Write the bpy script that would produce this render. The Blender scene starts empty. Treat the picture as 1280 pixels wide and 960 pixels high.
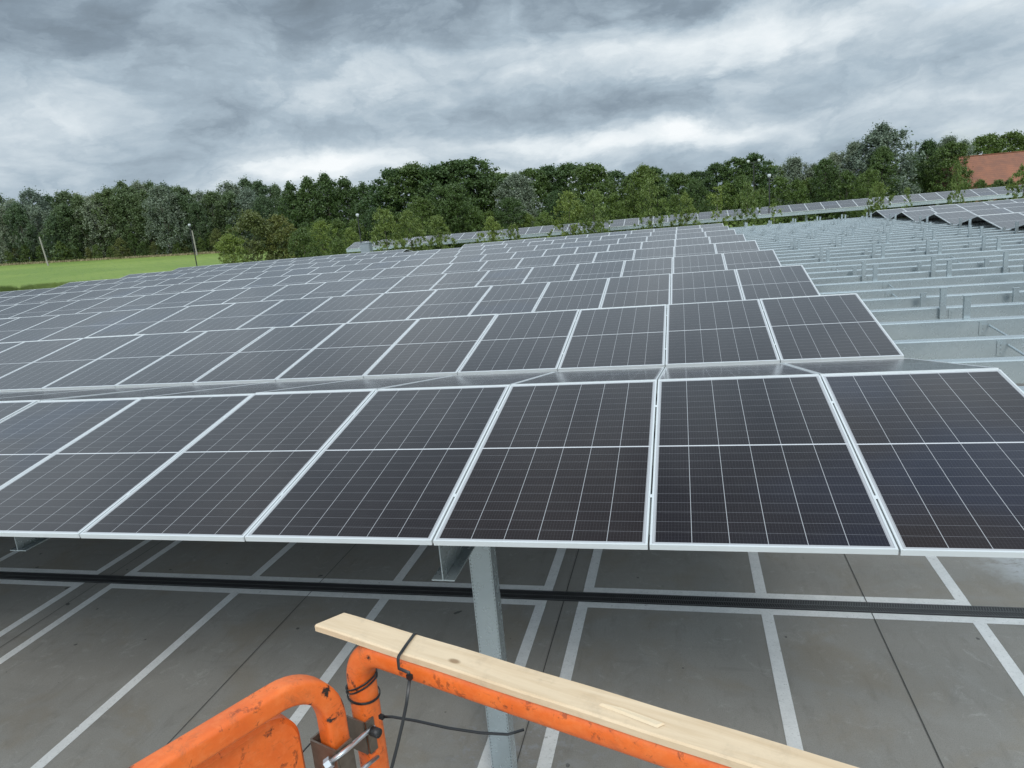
import bpy, bmesh, math, random
import numpy as np
from mathutils import Vector, Matrix, noise
random.seed(7); rng = np.random.default_rng(7)
S = bpy.context.scene
C = S.collection
G = 3.4                                    # height of the canopy's low edge above the car park
# ------------------------------------------------------------------ camera
FPX, YAW, PITCH, ROLL = 899.3, -0.2439, 0.2287, -0.0901
CAM = np.array([0.2441, -3.9122, 1.9306 + G])
def cam_axes():
    cy, sy, cp, sp, cr, sr = math.cos(YAW), math.sin(YAW), math.cos(PITCH), math.sin(PITCH), math.cos(ROLL), math.sin(ROLL)
    fw = np.array([sy*cp, cy*cp, -sp]); r = np.array([cy, -sy, 0.]); u = np.cross(r, fw)
    return cr*r + sr*u, -sr*r + cr*u, fw
RX, UP, FW = cam_axes()
cd = bpy.data.cameras.new('camera'); cam = bpy.data.objects.new('camera', cd); C.objects.link(cam)
cd.sensor_width = 36; cd.lens = FPX/1280*36; cd.clip_start = 0.05; cd.clip_end = 6000
cam.matrix_world = Matrix(((RX[0], UP[0], -FW[0], CAM[0]), (RX[1], UP[1], -FW[1], CAM[1]), (RX[2], UP[2], -FW[2], CAM[2]), (0, 0, 0, 1)))
S.camera = cam
def proj(p):                               # world point -> photograph pixel, depth (used to rank the panels by size)
    d = np.asarray(p, float) - CAM; k = d @ FW
    return 640 + FPX*(d @ RX)/k, 480 - FPX*(d @ UP)/k, k
def ray(u, v): return FW + (u-640)/FPX*RX - (v-480)/FPX*UP
def at(u, v, z=None, y=None, D=None):      # point seen at a pixel, at a height, a Y or a depth
    d = ray(u, v); t = (z-CAM[2])/d[2] if z is not None else (y-CAM[1])/d[1] if y is not None else D
    return CAM + t*d
# ------------------------------------------------------------------ node helpers
def N(nt, typ, **kw):
    n = nt.nodes.new(typ)
    for k, v in kw.items():
        if k in ('operation', 'blend_type', 'data_type', 'noise_dimensions', 'feature', 'sky_type', 'wave_type', 'bands_direction', 'distance', 'vector_type', 'interpolation_type', 'clamp'):
            setattr(n, k, v)
    return n
class NT:
    def __init__(s, nt): s.t = nt
    def lk(s, a, b):
        if isinstance(a, (int, float)): b.default_value = a
        elif isinstance(a, tuple): b.default_value = a
        else: s.t.links.new(a, b)
    def m(s, op, a, b=0., c=None, clamp=False):
        n = s.t.nodes.new('ShaderNodeMath'); n.operation = op; n.use_clamp = clamp
        s.lk(a, n.inputs[0]); s.lk(b, n.inputs[1])
        if c is not None: s.lk(c, n.inputs[2])
        return n.outputs[0]
    def noise(s, vec, scale, detail=3, rough=.5, dist=0., col=False, dim='3D'):
        n = s.t.nodes.new('ShaderNodeTexNoise'); n.noise_dimensions = dim
        if vec is not None: s.lk(vec, n.inputs['Vector'])
        n.inputs['Scale'].default_value = scale; n.inputs['Detail'].default_value = detail
        n.inputs['Roughness'].default_value = rough; n.inputs['Distortion'].default_value = dist
        return n.outputs['Color' if col else 'Fac']
    def mix(s, f, a, b, bt='MIX'):
        n = s.t.nodes.new('ShaderNodeMix'); n.data_type = 'RGBA'; n.blend_type = bt
        s.lk(f, n.inputs[0]); s.lk(a if not (isinstance(a, tuple) and len(a) == 3) else a + (1,), n.inputs[6])
        s.lk(b if not (isinstance(b, tuple) and len(b) == 3) else b + (1,), n.inputs[7]); return n.outputs[2]
    def ss(s, x, a, b):
        n = s.t.nodes.new('ShaderNodeMapRange'); n.interpolation_type = 'SMOOTHSTEP'
        s.lk(x, n.inputs[0]); n.inputs[1].default_value = a; n.inputs[2].default_value = b; return n.outputs[0]
    def sep(s, v):
        n = s.t.nodes.new('ShaderNodeSeparateXYZ'); s.lk(v, n.inputs[0]); return n.outputs
    def comb(s, x, y, z=0.):
        n = s.t.nodes.new('ShaderNodeCombineXYZ'); s.lk(x, n.inputs[0]); s.lk(y, n.inputs[1]); s.lk(z, n.inputs[2]); return n.outputs[0]
    def ramp(s, f, stops):
        n = s.t.nodes.new('ShaderNodeValToRGB'); s.lk(f, n.inputs[0]); e = n.color_ramp.elements
        while len(e) < len(stops): e.new(.5)
        for q, (p, c) in zip(e, stops): q.position = p; q.color = tuple(c) + (1,)
        return n.outputs[0]
    def coord(s, k='Object'): return s.t.nodes.new('ShaderNodeTexCoord').outputs[k]
    def rnd(s): return s.t.nodes.new('ShaderNodeObjectInfo').outputs['Random']
    def bump(s, h, strength=.3, dist=.01):
        n = s.t.nodes.new('ShaderNodeBump'); n.inputs['Strength'].default_value = strength; n.inputs['Distance'].default_value = dist
        s.lk(h, n.inputs['Height']); return n.outputs[0]
def mat(name, fn, **kw):
    m = bpy.data.materials.new(name); m.use_nodes = True; nt = m.node_tree
    b = nt.nodes['Principled BSDF']; t = NT(nt)
    for k, v in kw.items(): b.inputs[k.replace('_', ' ')].default_value = v
    r = fn(t, b) if fn else None
    return m
# ------------------------------------------------------------------ world: overcast, broken layered cloud over a Nishita sky
SUN_EL, SUN_AZ = math.radians(42), math.radians(160)      # azimuth from +Y clockwise: behind and to the right of the camera
W_ = bpy.data.worlds.new('World'); S.world = W_; W_.use_nodes = True
wt = W_.node_tree; wn = NT(wt); bg = wt.nodes['Background']; bg.inputs['Strength'].default_value = 0.1
sky = wt.nodes.new('ShaderNodeTexSky'); sky.sky_type = 'NISHITA'; sky.sun_disc = False
sky.sun_elevation = SUN_EL; sky.sun_rotation = SUN_AZ
dv = wn.coord('Generated'); dx, dy, dz = wn.sep(dv)[0:3]
az = wn.m('MULTIPLY', wn.m('ARCTAN2', dx, dy), 57.2958)    # degrees right of +Y
el = wn.m('MULTIPLY', wn.m('ARCSINE', dz), 57.2958)
elc = wn.m('MAXIMUM', el, 0.)
# cloud-deck coordinates: a flat layer seen in perspective, so clouds flatten towards the horizon
inv = wn.m('DIVIDE', 1., wn.m('ADD', wn.m('MAXIMUM', dz, 0.), .10))
px_, py_ = wn.m('MULTIPLY', dx, inv), wn.m('MULTIPLY', dy, inv)
cl = wn.comb(px_, py_, 0.)
wob = wn.noise(wn.comb(wn.m('MULTIPLY', az, .055), wn.m('MULTIPLY', elc, .12), 7.3), 1.5, 7, .62, .2, col=True)
wx, wy, wz = wn.sep(wob)[0:3]
azw = wn.m('ADD', az, wn.m('MULTIPLY', wn.m('SUBTRACT', wx, .5), 15.))
elw = wn.m('ADD', elc, wn.m('MULTIPLY', wn.m('SUBTRACT', wy, .5), 4.5))
sph = wn.comb(wn.m('MULTIPLY', az, .065), wn.m('MULTIPLY', elc, .112), 0.)
n1 = wn.noise(sph, 1.15, 12, .54, .3); n2 = wn.noise(cl, .7, 8, .55, .2); n3 = wn.noise(wn.comb(wn.m('MULTIPLY', az, .06), wn.m('MULTIPLY', elc, .13), 3.1), 1.6, 8, .6, .3)
# (azimuth, elevation, half widths, weight): bright breaks and dark banks of this particular sky
BLOBS = [(4, 10.6, 16, 1.5, .30), (-16, 11.5, 8, 1.3, .15), (24, 9, 14, 2.6, .18), (-3, 4.9, 10, .9, .42), (-27, 5.1, 6, .9, .45), (-10, 7.5, 20, 1.4, -.20), (20, 6.6, 12, 1.2, -.04),
         (-42, 13.3, 12, 2.6, -.25), (-25, 13, 8, 1.6, -.16), (-8, 16, 30, 2., -.30), (18, 16.6, 20, 2.4, -.28), (-46, 8, 9, 1.6, .16), (0, 13.3, 3.5, 1.1, -.22), (26, 4.5, 12, 1.3, .15)]
acc = None
for a0, e0, sa, se, w in BLOBS:
    q = wn.m('ADD', wn.m('POWER', wn.m('ABSOLUTE', wn.m('MULTIPLY', wn.m('SUBTRACT', azw, float(a0)), 1/sa)), 2.), wn.m('POWER', wn.m('ABSOLUTE', wn.m('MULTIPLY', wn.m('SUBTRACT', elw, float(e0)), 1/se)), 2.))
    g = wn.m('MULTIPLY', wn.m('EXPONENT', wn.m('MULTIPLY', q, -1.)), w)
    acc = g if acc is None else wn.m('ADD', acc, g)
base = wn.m('ADD', .54, wn.m('MULTIPLY', wn.m('SUBTRACT', n1, .5), .80))
base = wn.m('ADD', base, wn.m('MULTIPLY', wn.m('SUBTRACT', n2, .5), .15))
base = wn.m('ADD', base, wn.m('MULTIPLY', wn.m('SUBTRACT', n3, .5), .30))
bil = wn.m('ABSOLUTE', wn.m('SUBTRACT', wn.m('MULTIPLY', wn.noise(wn.comb(wn.m('MULTIPLY', azw, .060), wn.m('MULTIPLY', elw, .125), 11.), 2.4, 7, .55, .3), 2.), 1.))
base = wn.m('ADD', base, wn.m('MULTIPLY', wn.m('SUBTRACT', bil, .16), .40))
dens = wn.m('ADD', base, acc)
ccol = wn.ramp(dens, [(.05, (.115, .145, .175)), (.28, (.185, .235, .285)), (.48, (.305, .375, .435)), (.62, (.42, .485, .535)), (.82, (.59, .64, .67)), (1.05 if False else 1., (.70, .73, .745))])
cs = wt.nodes.new('ShaderNodeVectorMath'); cs.operation = 'SCALE'; wt.links.new(ccol, cs.inputs[0]); # brightness added to unseen sky overhead and behind camera, lighting ground and steel
gain = wn.m('ADD', 10.5, wn.m('MULTIPLY', wn.m('MULTIPLY', wn.ss(el, 14., 23.), wn.m('SUBTRACT', 1., wn.ss(el, 32., 43.))), 8.5))  # bright band added above the view for far panels to mirror
gain = wn.m('ADD', gain, wn.m('MULTIPLY', wn.ss(el, 46., 72.), 14.))
gain = wn.m('ADD', gain, wn.m('MULTIPLY', wn.m('MULTIPLY', wn.ss(wn.m('MULTIPLY', dy, -1.), 0., .7), wn.m('SUBTRACT', 1., wn.ss(el, 35., 70.))), 17.))
wt.links.new(gain, cs.inputs[3])
cover = wn.m('SUBTRACT', 1., wn.m('MULTIPLY', wn.ss(n3, .50, .70), wn.m('MULTIPLY', wn.ss(az, 6., 24.), .35)))
final = wn.mix(cover, sky.outputs[0], cs.outputs[0])
wt.links.new(final, bg.inputs[0])
sl = bpy.data.lights.new('sun', 'SUN'); sun = bpy.data.objects.new('sun', sl); C.objects.link(sun)
sl.energy = 1.2; sl.angle = math.radians(16); sl.color = (1, .96, .9)
sd = Vector((math.sin(SUN_AZ)*math.cos(SUN_EL), math.cos(SUN_AZ)*math.cos(SUN_EL), math.sin(SUN_EL)))
sun.rotation_euler = sd.to_track_quat('Z', 'Y').to_euler()
S.view_settings.view_transform = 'Standard'; S.view_settings.look = 'None'; S.view_settings.gamma = 1; S.view_settings.exposure = 0.35
S.view_settings.use_curve_mapping = False
S.render.engine = 'CYCLES'; S.cycles.use_adaptive_sampling = True; S.cycles.max_bounces = 6; S.cycles.caustics_reflective = False; S.cycles.caustics_refractive = False
# ------------------------------------------------------------------ mesh helpers
def newobj(name, bm, mats, parent=None, smooth=False):
    if isinstance(bm, bpy.types.Mesh): me = bm
    else:
        bm.normal_update(); me = bpy.data.meshes.new(name); bm.to_mesh(me); bm.free()
        for m_ in (mats if isinstance(mats, (list, tuple)) else [mats]): me.materials.append(m_)
    if smooth:
        for p in me.polygons: p.use_smooth = True
    o = bpy.data.objects.new(name, me); C.objects.link(o)
    if parent: o.parent = parent
    return o
def tag(o, label=None, cat=None, group=None, kind=None):
    if label: o['label'] = label
    if cat: o['category'] = cat
    if group: o['group'] = group
    if kind: o['kind'] = kind
    return o
def empty(name, loc=(0, 0, 0), rz=0.):
    o = bpy.data.objects.new(name, None); C.objects.link(o); o.location = loc; o.rotation_euler = (0, 0, rz); o.empty_display_size = .2; return o
def box(bm, a, b, mi=0):
    vs = [bm.verts.new((x, y, z)) for x in (a[0], b[0]) for y in (a[1], b[1]) for z in (a[2], b[2])]
    fs = []
    for f in ((0, 1, 3, 2), (4, 6, 7, 5), (0, 4, 5, 1), (2, 3, 7, 6), (0, 2, 6, 4), (1, 5, 7, 3)):
        q = bm.faces.new([vs[i] for i in f]); q.material_index = mi; fs.append(q)
    return vs
def boxes(lst):
    bm = bmesh.new()
    for a, b in lst: box(bm, a, b)
    return bm
def sweep(bm, pts, prof, closed=False, upv=(0, 0, 1), scale=None, caps=True):
    """sweep a 2D profile [(a,b)] along pts; a = sideways, b = up"""
    pts = [Vector(p) for p in pts]; n = len(pts); rings = []; prev = None
    for i, p in enumerate(pts):
        t = (pts[min(i+1, n-1)] - pts[max(i-1, 0)]).normalized()
        if prev is None:
            u0 = Vector(upv); s_ = t.cross(u0)
            if s_.length < 1e-4: s_ = t.cross(Vector((0, 1, 0)))
            s_.normalize()
        else:
            s_ = prev - t*prev.dot(t); s_.normalize()
        prev = s_; b_ = s_.cross(t).normalized(); k = scale[i] if scale else 1.
        rings.append([bm.verts.new(p + s_*(a*k) + b_*(b*k)) for a, b in prof])
    m_ = len(prof)
    for i in range(n-1):
        for j in range(m_): bm.faces.new((rings[i][j], rings[i][(j+1) % m_], rings[i+1][(j+1) % m_], rings[i+1][j]))
    if caps: bm.faces.new(rings[0][::-1]); bm.faces.new(rings[-1])
def circ(r, n=12): return [(r*math.cos(2*math.pi*i/n), r*math.sin(2*math.pi*i/n)) for i in range(n)]
def sqr(w, h, r, n=5):
    o = []
    for cx, cy, a0 in ((w/2-r, h/2-r, 0), (-w/2+r, h/2-r, 90), (-w/2+r, -h/2+r, 180), (w/2-r, -h/2+r, 270)):
        for i in range(n+1):
            a = math.radians(a0 + 90*i/n); o.append((cx + r*math.cos(a), cy + r*math.sin(a)))
    return o
def fillet(p0, p1, p2, r, n=8):
    p0, p1, p2 = Vector(p0), Vector(p1), Vector(p2); a = (p0-p1).normalized(); b = (p2-p1).normalized()
    ang = a.angle(b); d = r/math.tan(ang/2); c = p1 + (a+b).normalized()*(r/math.sin(ang/2)); s0 = p1+a*d; s1 = p1+b*d
    v0 = s0-c; v1 = s1-c; o = []
    th = v0.angle(v1)
    for i in range(n+1):
        t = i/n; o.append(c + (v0*math.sin((1-t)*th) + v1*math.sin(t*th))/math.sin(th))
    return o
ORD = ['zeroth', 'first', 'second', 'third', 'fourth', 'fifth', 'sixth', 'seventh', 'eighth', 'ninth', 'tenth', 'eleventh', 'twelfth', 'thirteenth', 'fourteenth', 'fifteenth', 'sixteenth', 'seventeenth', 'eighteenth', 'nineteenth', 'twentieth'] + ['twenty-'+x for x in ('first', 'second', 'third', 'fourth', 'fifth', 'sixth', 'seventh', 'eighth', 'ninth')] + ['thirtieth'] + ['thirty-'+x for x in ('first', 'second', 'third', 'fourth', 'fifth', 'sixth', 'seventh', 'eighth', 'ninth')] + ['fortieth'] + ['forty-'+x for x in ('first', 'second', 'third', 'fourth', 'fifth', 'sixth', 'seventh', 'eighth', 'ninth')] + ['fiftieth'] + ['fifty-'+x for x in ('first', 'second', 'third', 'fourth', 'fifth', 'sixth', 'seventh', 'eighth', 'ninth')] + ['sixtieth']
# ------------------------------------------------------------------ materials
def f_glass(t, b):
    uv = t.coord('UV'); x, y, _ = t.sep(uv)[0:3]; r = t.rnd()
    def line(v, pitch, off, half):          # 1 inside a line repeating at pitch
        q = t.m('FRACT', t.m('DIVIDE', t.m('SUBTRACT', v, off), pitch)); d = t.m('MULTIPLY', t.m('MINIMUM', q, t.m('SUBTRACT', 1., q)), pitch)
        return t.m('LESS_THAN', d, half)
    xa, ya, cw = .030, .030, (1.322-.06)/6
    ch = (2.384-.06-.016)/22
    half = t.m('GREATER_THAN', y, 1.192)
    yy = t.m('SUBTRACT', y, t.m('MULTIPLY', half, .016))
    lx = line(x, cw, xa, .0019); ly = line(yy, ch, ya, .0011)
    mid = t.m('LESS_THAN', t.m('ABSOLUTE', t.m('SUBTRACT', y, 1.192)), .0065)
    ex = t.m('MAXIMUM', t.m('GREATER_THAN', t.m('ABSOLUTE', t.m('SUBTRACT', x, .661)), .661-.027), t.m('GREATER_THAN', t.m('ABSOLUTE', t.m('SUBTRACT', y, 1.192)), 1.192-.030))
    bus = line(x, cw/11, xa, .00055); fing = line(y, ch/3.5, ya, .0006)
    n = t.noise(uv, .8, 2); wn_ = t.noise(t.comb(t.m('MULTIPLY', x, 1.), y, t.m('MULTIPLY', r, 40.)), .55, 2)
    cell = t.mix(r, (.0070, .0042, .0062), (.0135, .0078, .0072))
    cell = t.mix(t.m('MULTIPLY', t.ss(t.m('FRACT', t.m('MULTIPLY', r, 7.3)), .62, .95), t.ss(wn_, .48, .66)), cell, (.010, .011, .022))
    cell = t.mix(t.m('MULTIPLY', bus, .28), cell, (.13, .13, .14))
    cell = t.mix(t.m('MULTIPLY', fing, .22), cell, (.09, .09, .10))
    c = t.mix(t.m('MULTIPLY', ly, .42), cell, (.38, .38, .40))
    c = t.mix(t.m('MULTIPLY', lx, .62), c, (.55, .55, .56))
    c = t.mix(t.m('MULTIPLY', mid, .95), c, (.62, .62, .63)); c = t.mix(t.m('MULTIPLY', ex, .9), c, (.45, .45, .46))
    dust = t.noise(t.comb(x, y, t.m('MULTIPLY', r, 90.)), 2.2, 5, .65)
    c = t.mix(t.m('MULTIPLY', t.ss(dust, .35, .8), .016), c, (.38, .345, .31))
    t.lk(c, b.inputs['Base Color'])
    t.lk(t.m('ADD', .10, t.m('MULTIPLY', dust, .10)), b.inputs['Roughness'])
M = {}
M['glass'] = mat('solar_glass', f_glass, IOR=1.35)
def f_alu(t, b):
    n = t.noise(t.coord(), 3., 3); t.lk(t.mix(n, (.56, .58, .58), (.66, .68, .68)), b.inputs['Base Color'])
M['alu'] = mat('anodised_aluminium', f_alu, Metallic=.1, Roughness=.38)
def f_back(t, b): t.lk(t.mix(t.noise(t.coord(), 4.), (.3, .3, .3), (.5, .5, .5)), b.inputs['Base Color'])
M['back'] = mat('panel_backsheet', f_back, Roughness=.6)
def f_galv(t, b):
    o = t.coord(); g = t.t.nodes.new('ShaderNodeNewGeometry').outputs['Position']
    v = t.t.nodes.new('ShaderNodeTexVoronoi'); t.lk(g, v.inputs['Vector']); v.inputs['Scale'].default_value = 34.
    n = t.noise(g, 1.1, 5, .6); n2 = t.noise(g, 9., 3, .6)
    c = t.mix(t.ss(n, .3, .7), (.375, .425, .44), (.445, .495, .505)); c = t.mix(t.m('MULTIPLY', t.sep(v.outputs['Color'])[0], .07), c, (.60, .66, .67))
    c = t.mix(t.m('MULTIPLY', t.ss(n, .45, .8), .12), c, (.33, .37, .38)); t.lk(c, b.inputs['Base Color'])
    t.lk(t.m('ADD', .24, t.m('MULTIPLY', n2, .06)), b.inputs['Roughness'])
M['galv'] = mat('galvanised_steel', f_galv, Metallic=.60)
def f_conc(t, b):
    g = t.t.nodes.new('ShaderNodeNewGeometry').outputs['Position']; x, y, z = t.sep(g)[0:3]
    big = t.noise(g, .35, 4, .55, .3); md = t.noise(g, 1.8, 6, .65, .4); fn = t.noise(g, 26., 4, .7); st = t.noise(t.comb(t.m('MULTIPLY', x, .5), t.m('MULTIPLY', y, 3.2)), 1.3, 5, .6)
    slab = t.t.nodes.new('ShaderNodeTexWhiteNoise'); t.lk(t.comb(t.m('FLOOR', t.m('DIVIDE', t.m('SUBTRACT', x, 2.45), 3.95)), t.m('FLOOR', t.m('DIVIDE', t.m('SUBTRACT', y, 5.22), 5.))), slab.inputs['Vector'])
    c = t.mix(t.ss(big, .3, .7), (.275, .260, .232), (.335, .318, .285)); c = t.mix(t.m('MULTIPLY', t.ss(md, .45, .75), .45), c, (.36, .355, .33))
    c = t.mix(t.m('MULTIPLY', t.ss(st, .55, .8), .35), c, (.155, .15, .14)); c = t.mix(t.m('MULTIPLY', fn, .25), c, (.15, .148, .14))
    sw = t.noise(t.comb(t.m('MULTIPLY', x, 2.2), t.m('MULTIPLY', y, .7)), 2.6, 8, .72, .8); c = t.mix(t.m('MULTIPLY', t.ss(sw, .50, .72), .28), c, (.115, .108, .094))
    sc = t.noise(g, 3.3, 9, .78, 1.2); c = t.mix(t.m('MULTIPLY', t.ss(sc, .54, .68), .45), c, (.44, .43, .40))
    br = t.noise(g, .8, 5, .6, .5); c = t.mix(t.m('MULTIPLY', t.ss(br, .48, .68), .40), c, (.25, .20, .135))
    c = t.mix(t.m('MULTIPLY', slab.outputs['Value'], .22), c, (.36, .325, .28))
    fs = t.noise(g, 90., 3, .8); c = t.mix(t.m('MULTIPLY', t.ss(fs, .45, .7), .5), c, (.12, .118, .11)); spots = t.noise(g, 4.2, 2, .5); c = t.mix(t.m('MULTIPLY', t.ss(spots, .73, .745), .7), c, (.03, .03, .03))
    # pale lime stains beside the bays on the right and by the drain
    dx = t.m('MULTIPLY', t.m('SUBTRACT', x, 5.3), .8); dy = t.m('MULTIPLY', t.m('SUBTRACT', y, 6.5), .8)
    d = t.m('SQRT', t.m('ADD', t.m('MULTIPLY', dx, dx), t.m('MULTIPLY', dy, dy)))
    c = t.mix(t.m('MULTIPLY', t.m('SUBTRACT', 1., t.ss(t.m('ADD', d, t.m('MULTIPLY', md, .8)), .95, 1.35)), t.ss(sc, .36, .52)), c, (.46, .47, .47))
    sx = t.m('SUBTRACT', x, -1.6); sy = t.m('SUBTRACT', y, 2.1); d2 = t.m('SQRT', t.m('ADD', t.m('MULTIPLY', sx, sx), t.m('MULTIPLY', sy, sy)))
    c = t.mix(t.m('MULTIPLY', t.m('SUBTRACT', 1., t.ss(t.m('ADD', d2, md), .7, 1.7)), t.ss(t.noise(g, 7., 6, .75), .50, .60)), c, (.30, .30, .30))
    t.lk(c, b.inputs['Base Color']); t.lk(t.m('ADD', .55, t.m('MULTIPLY', md, .35)), b.inputs['Roughness'])
    t.lk(t.bump(fn, .25, .004), b.inputs['Normal'])
M['conc'] = mat('concrete', f_conc)
def f_paint(t, b):
    g = t.t.nodes.new('ShaderNodeNewGeometry').outputs['Position']
    n = t.noise(g, 6., 6, .7); f = t.noise(g, 40., 3, .6)
    c = t.mix(t.ss(n, .3, .7), (.70, .70, .68), (.80, .80, .78)); c = t.mix(t.m('MULTIPLY', t.ss(f, .56, .72), .5), c, (.42, .42, .40))
    w2 = t.noise(g, 22., 6, .75, .8); c = t.mix(t.m('MULTIPLY', t.ss(w2, .60, .68), .6), c, (.22, .21, .19)); c = t.mix(t.ss(n, .64, .70), c, (.34, .33, .31)); t.lk(c, b.inputs['Base Color'])
M['paint'] = mat('worn_white_paint', f_paint, Roughness=.65)
def plain(a, c2, sc=5.):
    def f(t, b): t.lk(t.mix(t.noise(t.coord(), sc, 4, .6), a, c2), b.inputs['Base Color'])
    return f
M['dark'] = mat('cast_iron', plain((.012, .012, .013), (.03, .03, .03), 20.), Roughness=.5)
M['black'] = mat('black_nylon', plain((.005, .005, .0055), (.010, .010, .011), 30.), Roughness=.42)
def f_orange(t, b):
    g = t.t.nodes.new('ShaderNodeNewGeometry').outputs['Position']
    n = t.noise(g, 9., 5, .6); chip = t.noise(g, 26., 5, .68, .4); big = t.noise(g, 3.5, 3, .5)
    z = t.sep(t.t.nodes.new('ShaderNodeNewGeometry').outputs['Normal'])[2]
    c = t.mix(t.ss(n, .3, .7), (.70, .122, .016), (.82, .168, .026))
    c = t.mix(t.m('MULTIPLY', t.ss(t.noise(g, 60., 5, .7), .42, .7), .22), c, (.90, .30, .10))
    sx, sy, sz = t.sep(g)[0:3]; scr = t.noise(t.comb(t.m('MULTIPLY', sx, 12.), t.m('MULTIPLY', sy, 12.), t.m('MULTIPLY', sz, 90.)), 3., 4, .7, .3); c = t.mix(t.m('MULTIPLY', t.ss(scr, .60, .70), .5), c, (.42, .10, .03)); grime = t.noise(g, 15., 6, .75, .6); c = t.mix(t.m('MULTIPLY', t.ss(grime, .52, .75), .55), c, (.28, .085, .03)); rim = t.ss(chip, .57, .63); c = t.mix(t.m('MULTIPLY', rim, .75), c, (.30, .06, .015))
    c = t.mix(t.ss(t.m('ADD', chip, t.m('MULTIPLY', big, .15)), .725, .745), c, (.022, .014, .010))
    t.lk(c, b.inputs['Base Color']); t.lk(t.m('ADD', .30, t.m('MULTIPLY', chip, .3)), b.inputs['Roughness'])
    t.lk(t.bump(chip, .15, .002), b.inputs['Normal'])
M['orange'] = mat('orange_paint', f_orange)
def f_wood(t, b):
    o = t.coord(); x, y, z = t.sep(o)[0:3]
    v = t.comb(t.m('MULTIPLY', x, 1.6), t.m('MULTIPLY', y, 22.), t.m('MULTIPLY', z, 22.))
    n = t.noise(v, 2.2, 5, .6, .6); f = t.noise(t.comb(t.m('MULTIPLY', x, 6.), t.m('MULTIPLY', y, 120.), z), 3., 3)
    c = t.mix(t.ss(n, .35, .7), (.68, .51, .33), (.57, .40, .235)); c = t.mix(t.m('MULTIPLY', f, .3), c, (.76, .63, .47))
    def knot(kx, ky, rr):
        dx = t.m('MULTIPLY', t.m('SUBTRACT', x, kx), .5); dy = t.m('SUBTRACT', y, ky)
        return t.m('SUBTRACT', 1., t.ss(t.m('SQRT', t.m('ADD', t.m('MULTIPLY', dx, dx), t.m('MULTIPLY', dy, dy))), rr*.4, rr))
    for kx, ky, rr in ((.33, .020, .008), (.66, -.006, .005)): c = t.mix(t.m('MULTIPLY', knot(kx, ky, rr), .8), c, (.22, .12, .05))
    dirt = t.noise(o, 14., 5, .7); c = t.mix(t.m('MULTIPLY', t.ss(dirt, .5, .75), .4), c, (.36, .27, .18))
    t.lk(c, b.inputs['Base Color']); t.lk(t.bump(n, .2, .002), b.inputs['Normal'])
M['wood'] = mat('pale_softwood', f_wood, Roughness=.62)
M['splinter'] = mat('pale_split_wood', plain((.64, .49, .32), (.70, .56, .39), 40.), Roughness=.7)
M['clamp'] = mat('rusty_steel', plain((.10, .08, .06), (.24, .20, .16), 60.), Metallic=.6, Roughness=.5)
M['zinc'] = mat('bright_zinc', plain((.55, .55, .56), (.68, .68, .68), 30.), Metallic=.9, Roughness=.28)
def f_grass(t, b):
    g = t.t.nodes.new('ShaderNodeNewGeometry').outputs['Position']; x, y, z = t.sep(g)[0:3]
    a = t.noise(g, .05, 4, .55, .4); c_ = t.noise(g, .9, 5, .7); f = t.noise(g, 6., 4, .7)
    c = t.mix(t.ss(a, .35, .65), (.15, .235, .026), (.22, .30, .045)); c = t.mix(t.m('MULTIPLY', t.ss(c_, .4, .75), .5), c, (.30, .32, .10))
    c = t.mix(t.m('MULTIPLY', f, .35), c, (.08, .15, .02)); t.lk(c, b.inputs['Base Color'])
    tr = t.noise(t.comb(t.m('MULTIPLY', t.m('ADD', x, y), .9), t.m('MULTIPLY', t.m('SUBTRACT', x, y), .05)), 1.2, 4, .6); c = t.mix(t.m('MULTIPLY', t.ss(tr, .5, .7), .4), c, (.10, .17, .03)); t.lk(c, b.inputs['Base Color'])
    t.lk(t.bump(f, .6, .2), b.inputs['Normal'])
M['grass'] = mat('grass', f_grass, Roughness=.8)
def leafmat(name, c0, c1, rough=.5):
    def f(t, b):
        r = t.rnd(); g = t.t.nodes.new('ShaderNodeNewGeometry').outputs['Position']
        n = t.noise(g, .45, 3, .6); f_ = t.noise(g, 3., 2, .6)
        k = t.m('ADD', t.m('MULTIPLY', t.ss(n, .3, .7), .5), t.m('MULTIPLY', f_, .5)); c = t.mix(k, c0, c1)
        c = t.mix(t.m('MULTIPLY', r, .55), c, (c1[0]*1.35, c1[1]*1.15, c1[2]*.9)); c = t.mix(t.m('MULTIPLY', t.m('FRACT', t.m('MULTIPLY', r, 13.7)), .4), c, (c0[0]*.8, c0[1]*.85, c0[2]*1.1)); t.lk(c, b.inputs['Base Color'])
        nt = t.t; tr = nt.nodes.new('ShaderNodeBsdfTranslucent'); nt.links.new(c, tr.inputs[0]); mx = nt.nodes.new('ShaderNodeMixShader'); mx.inputs[0].default_value = .28
        nt.links.new(b.outputs[0], mx.inputs[1]); nt.links.new(tr.outputs[0], mx.inputs[2]); nt.links.new(mx.outputs[0], nt.nodes['Material Output'].inputs[0])
    return mat(name, f, Roughness=rough)
LM = {'dark': leafmat('dark_leaves', (.042, .082, .026), (.088, .145, .040)), 'mid': leafmat('green_leaves', (.065, .110, .026), (.120, .180, .040)),
      'light': leafmat('light_leaves', (.10, .155, .035), (.19, .26, .06)), 'silver': leafmat('silver_leaves', (.13, .17, .115), (.24, .29, .20)),
      'olive': leafmat('olive_leaves', (.095, .120, .035), (.165, .19, .055)), 'forest': leafmat('forest_leaves', (.062, .105, .048), (.120, .175, .075))}
M['bark'] = mat('bark', plain((.07, .055, .04), (.15, .125, .10), 6.), Roughness=.9)
M['pale_bark'] = mat('pale_bark', plain((.22, .20, .17), (.34, .32, .28), 6.), Roughness=.9)
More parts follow.
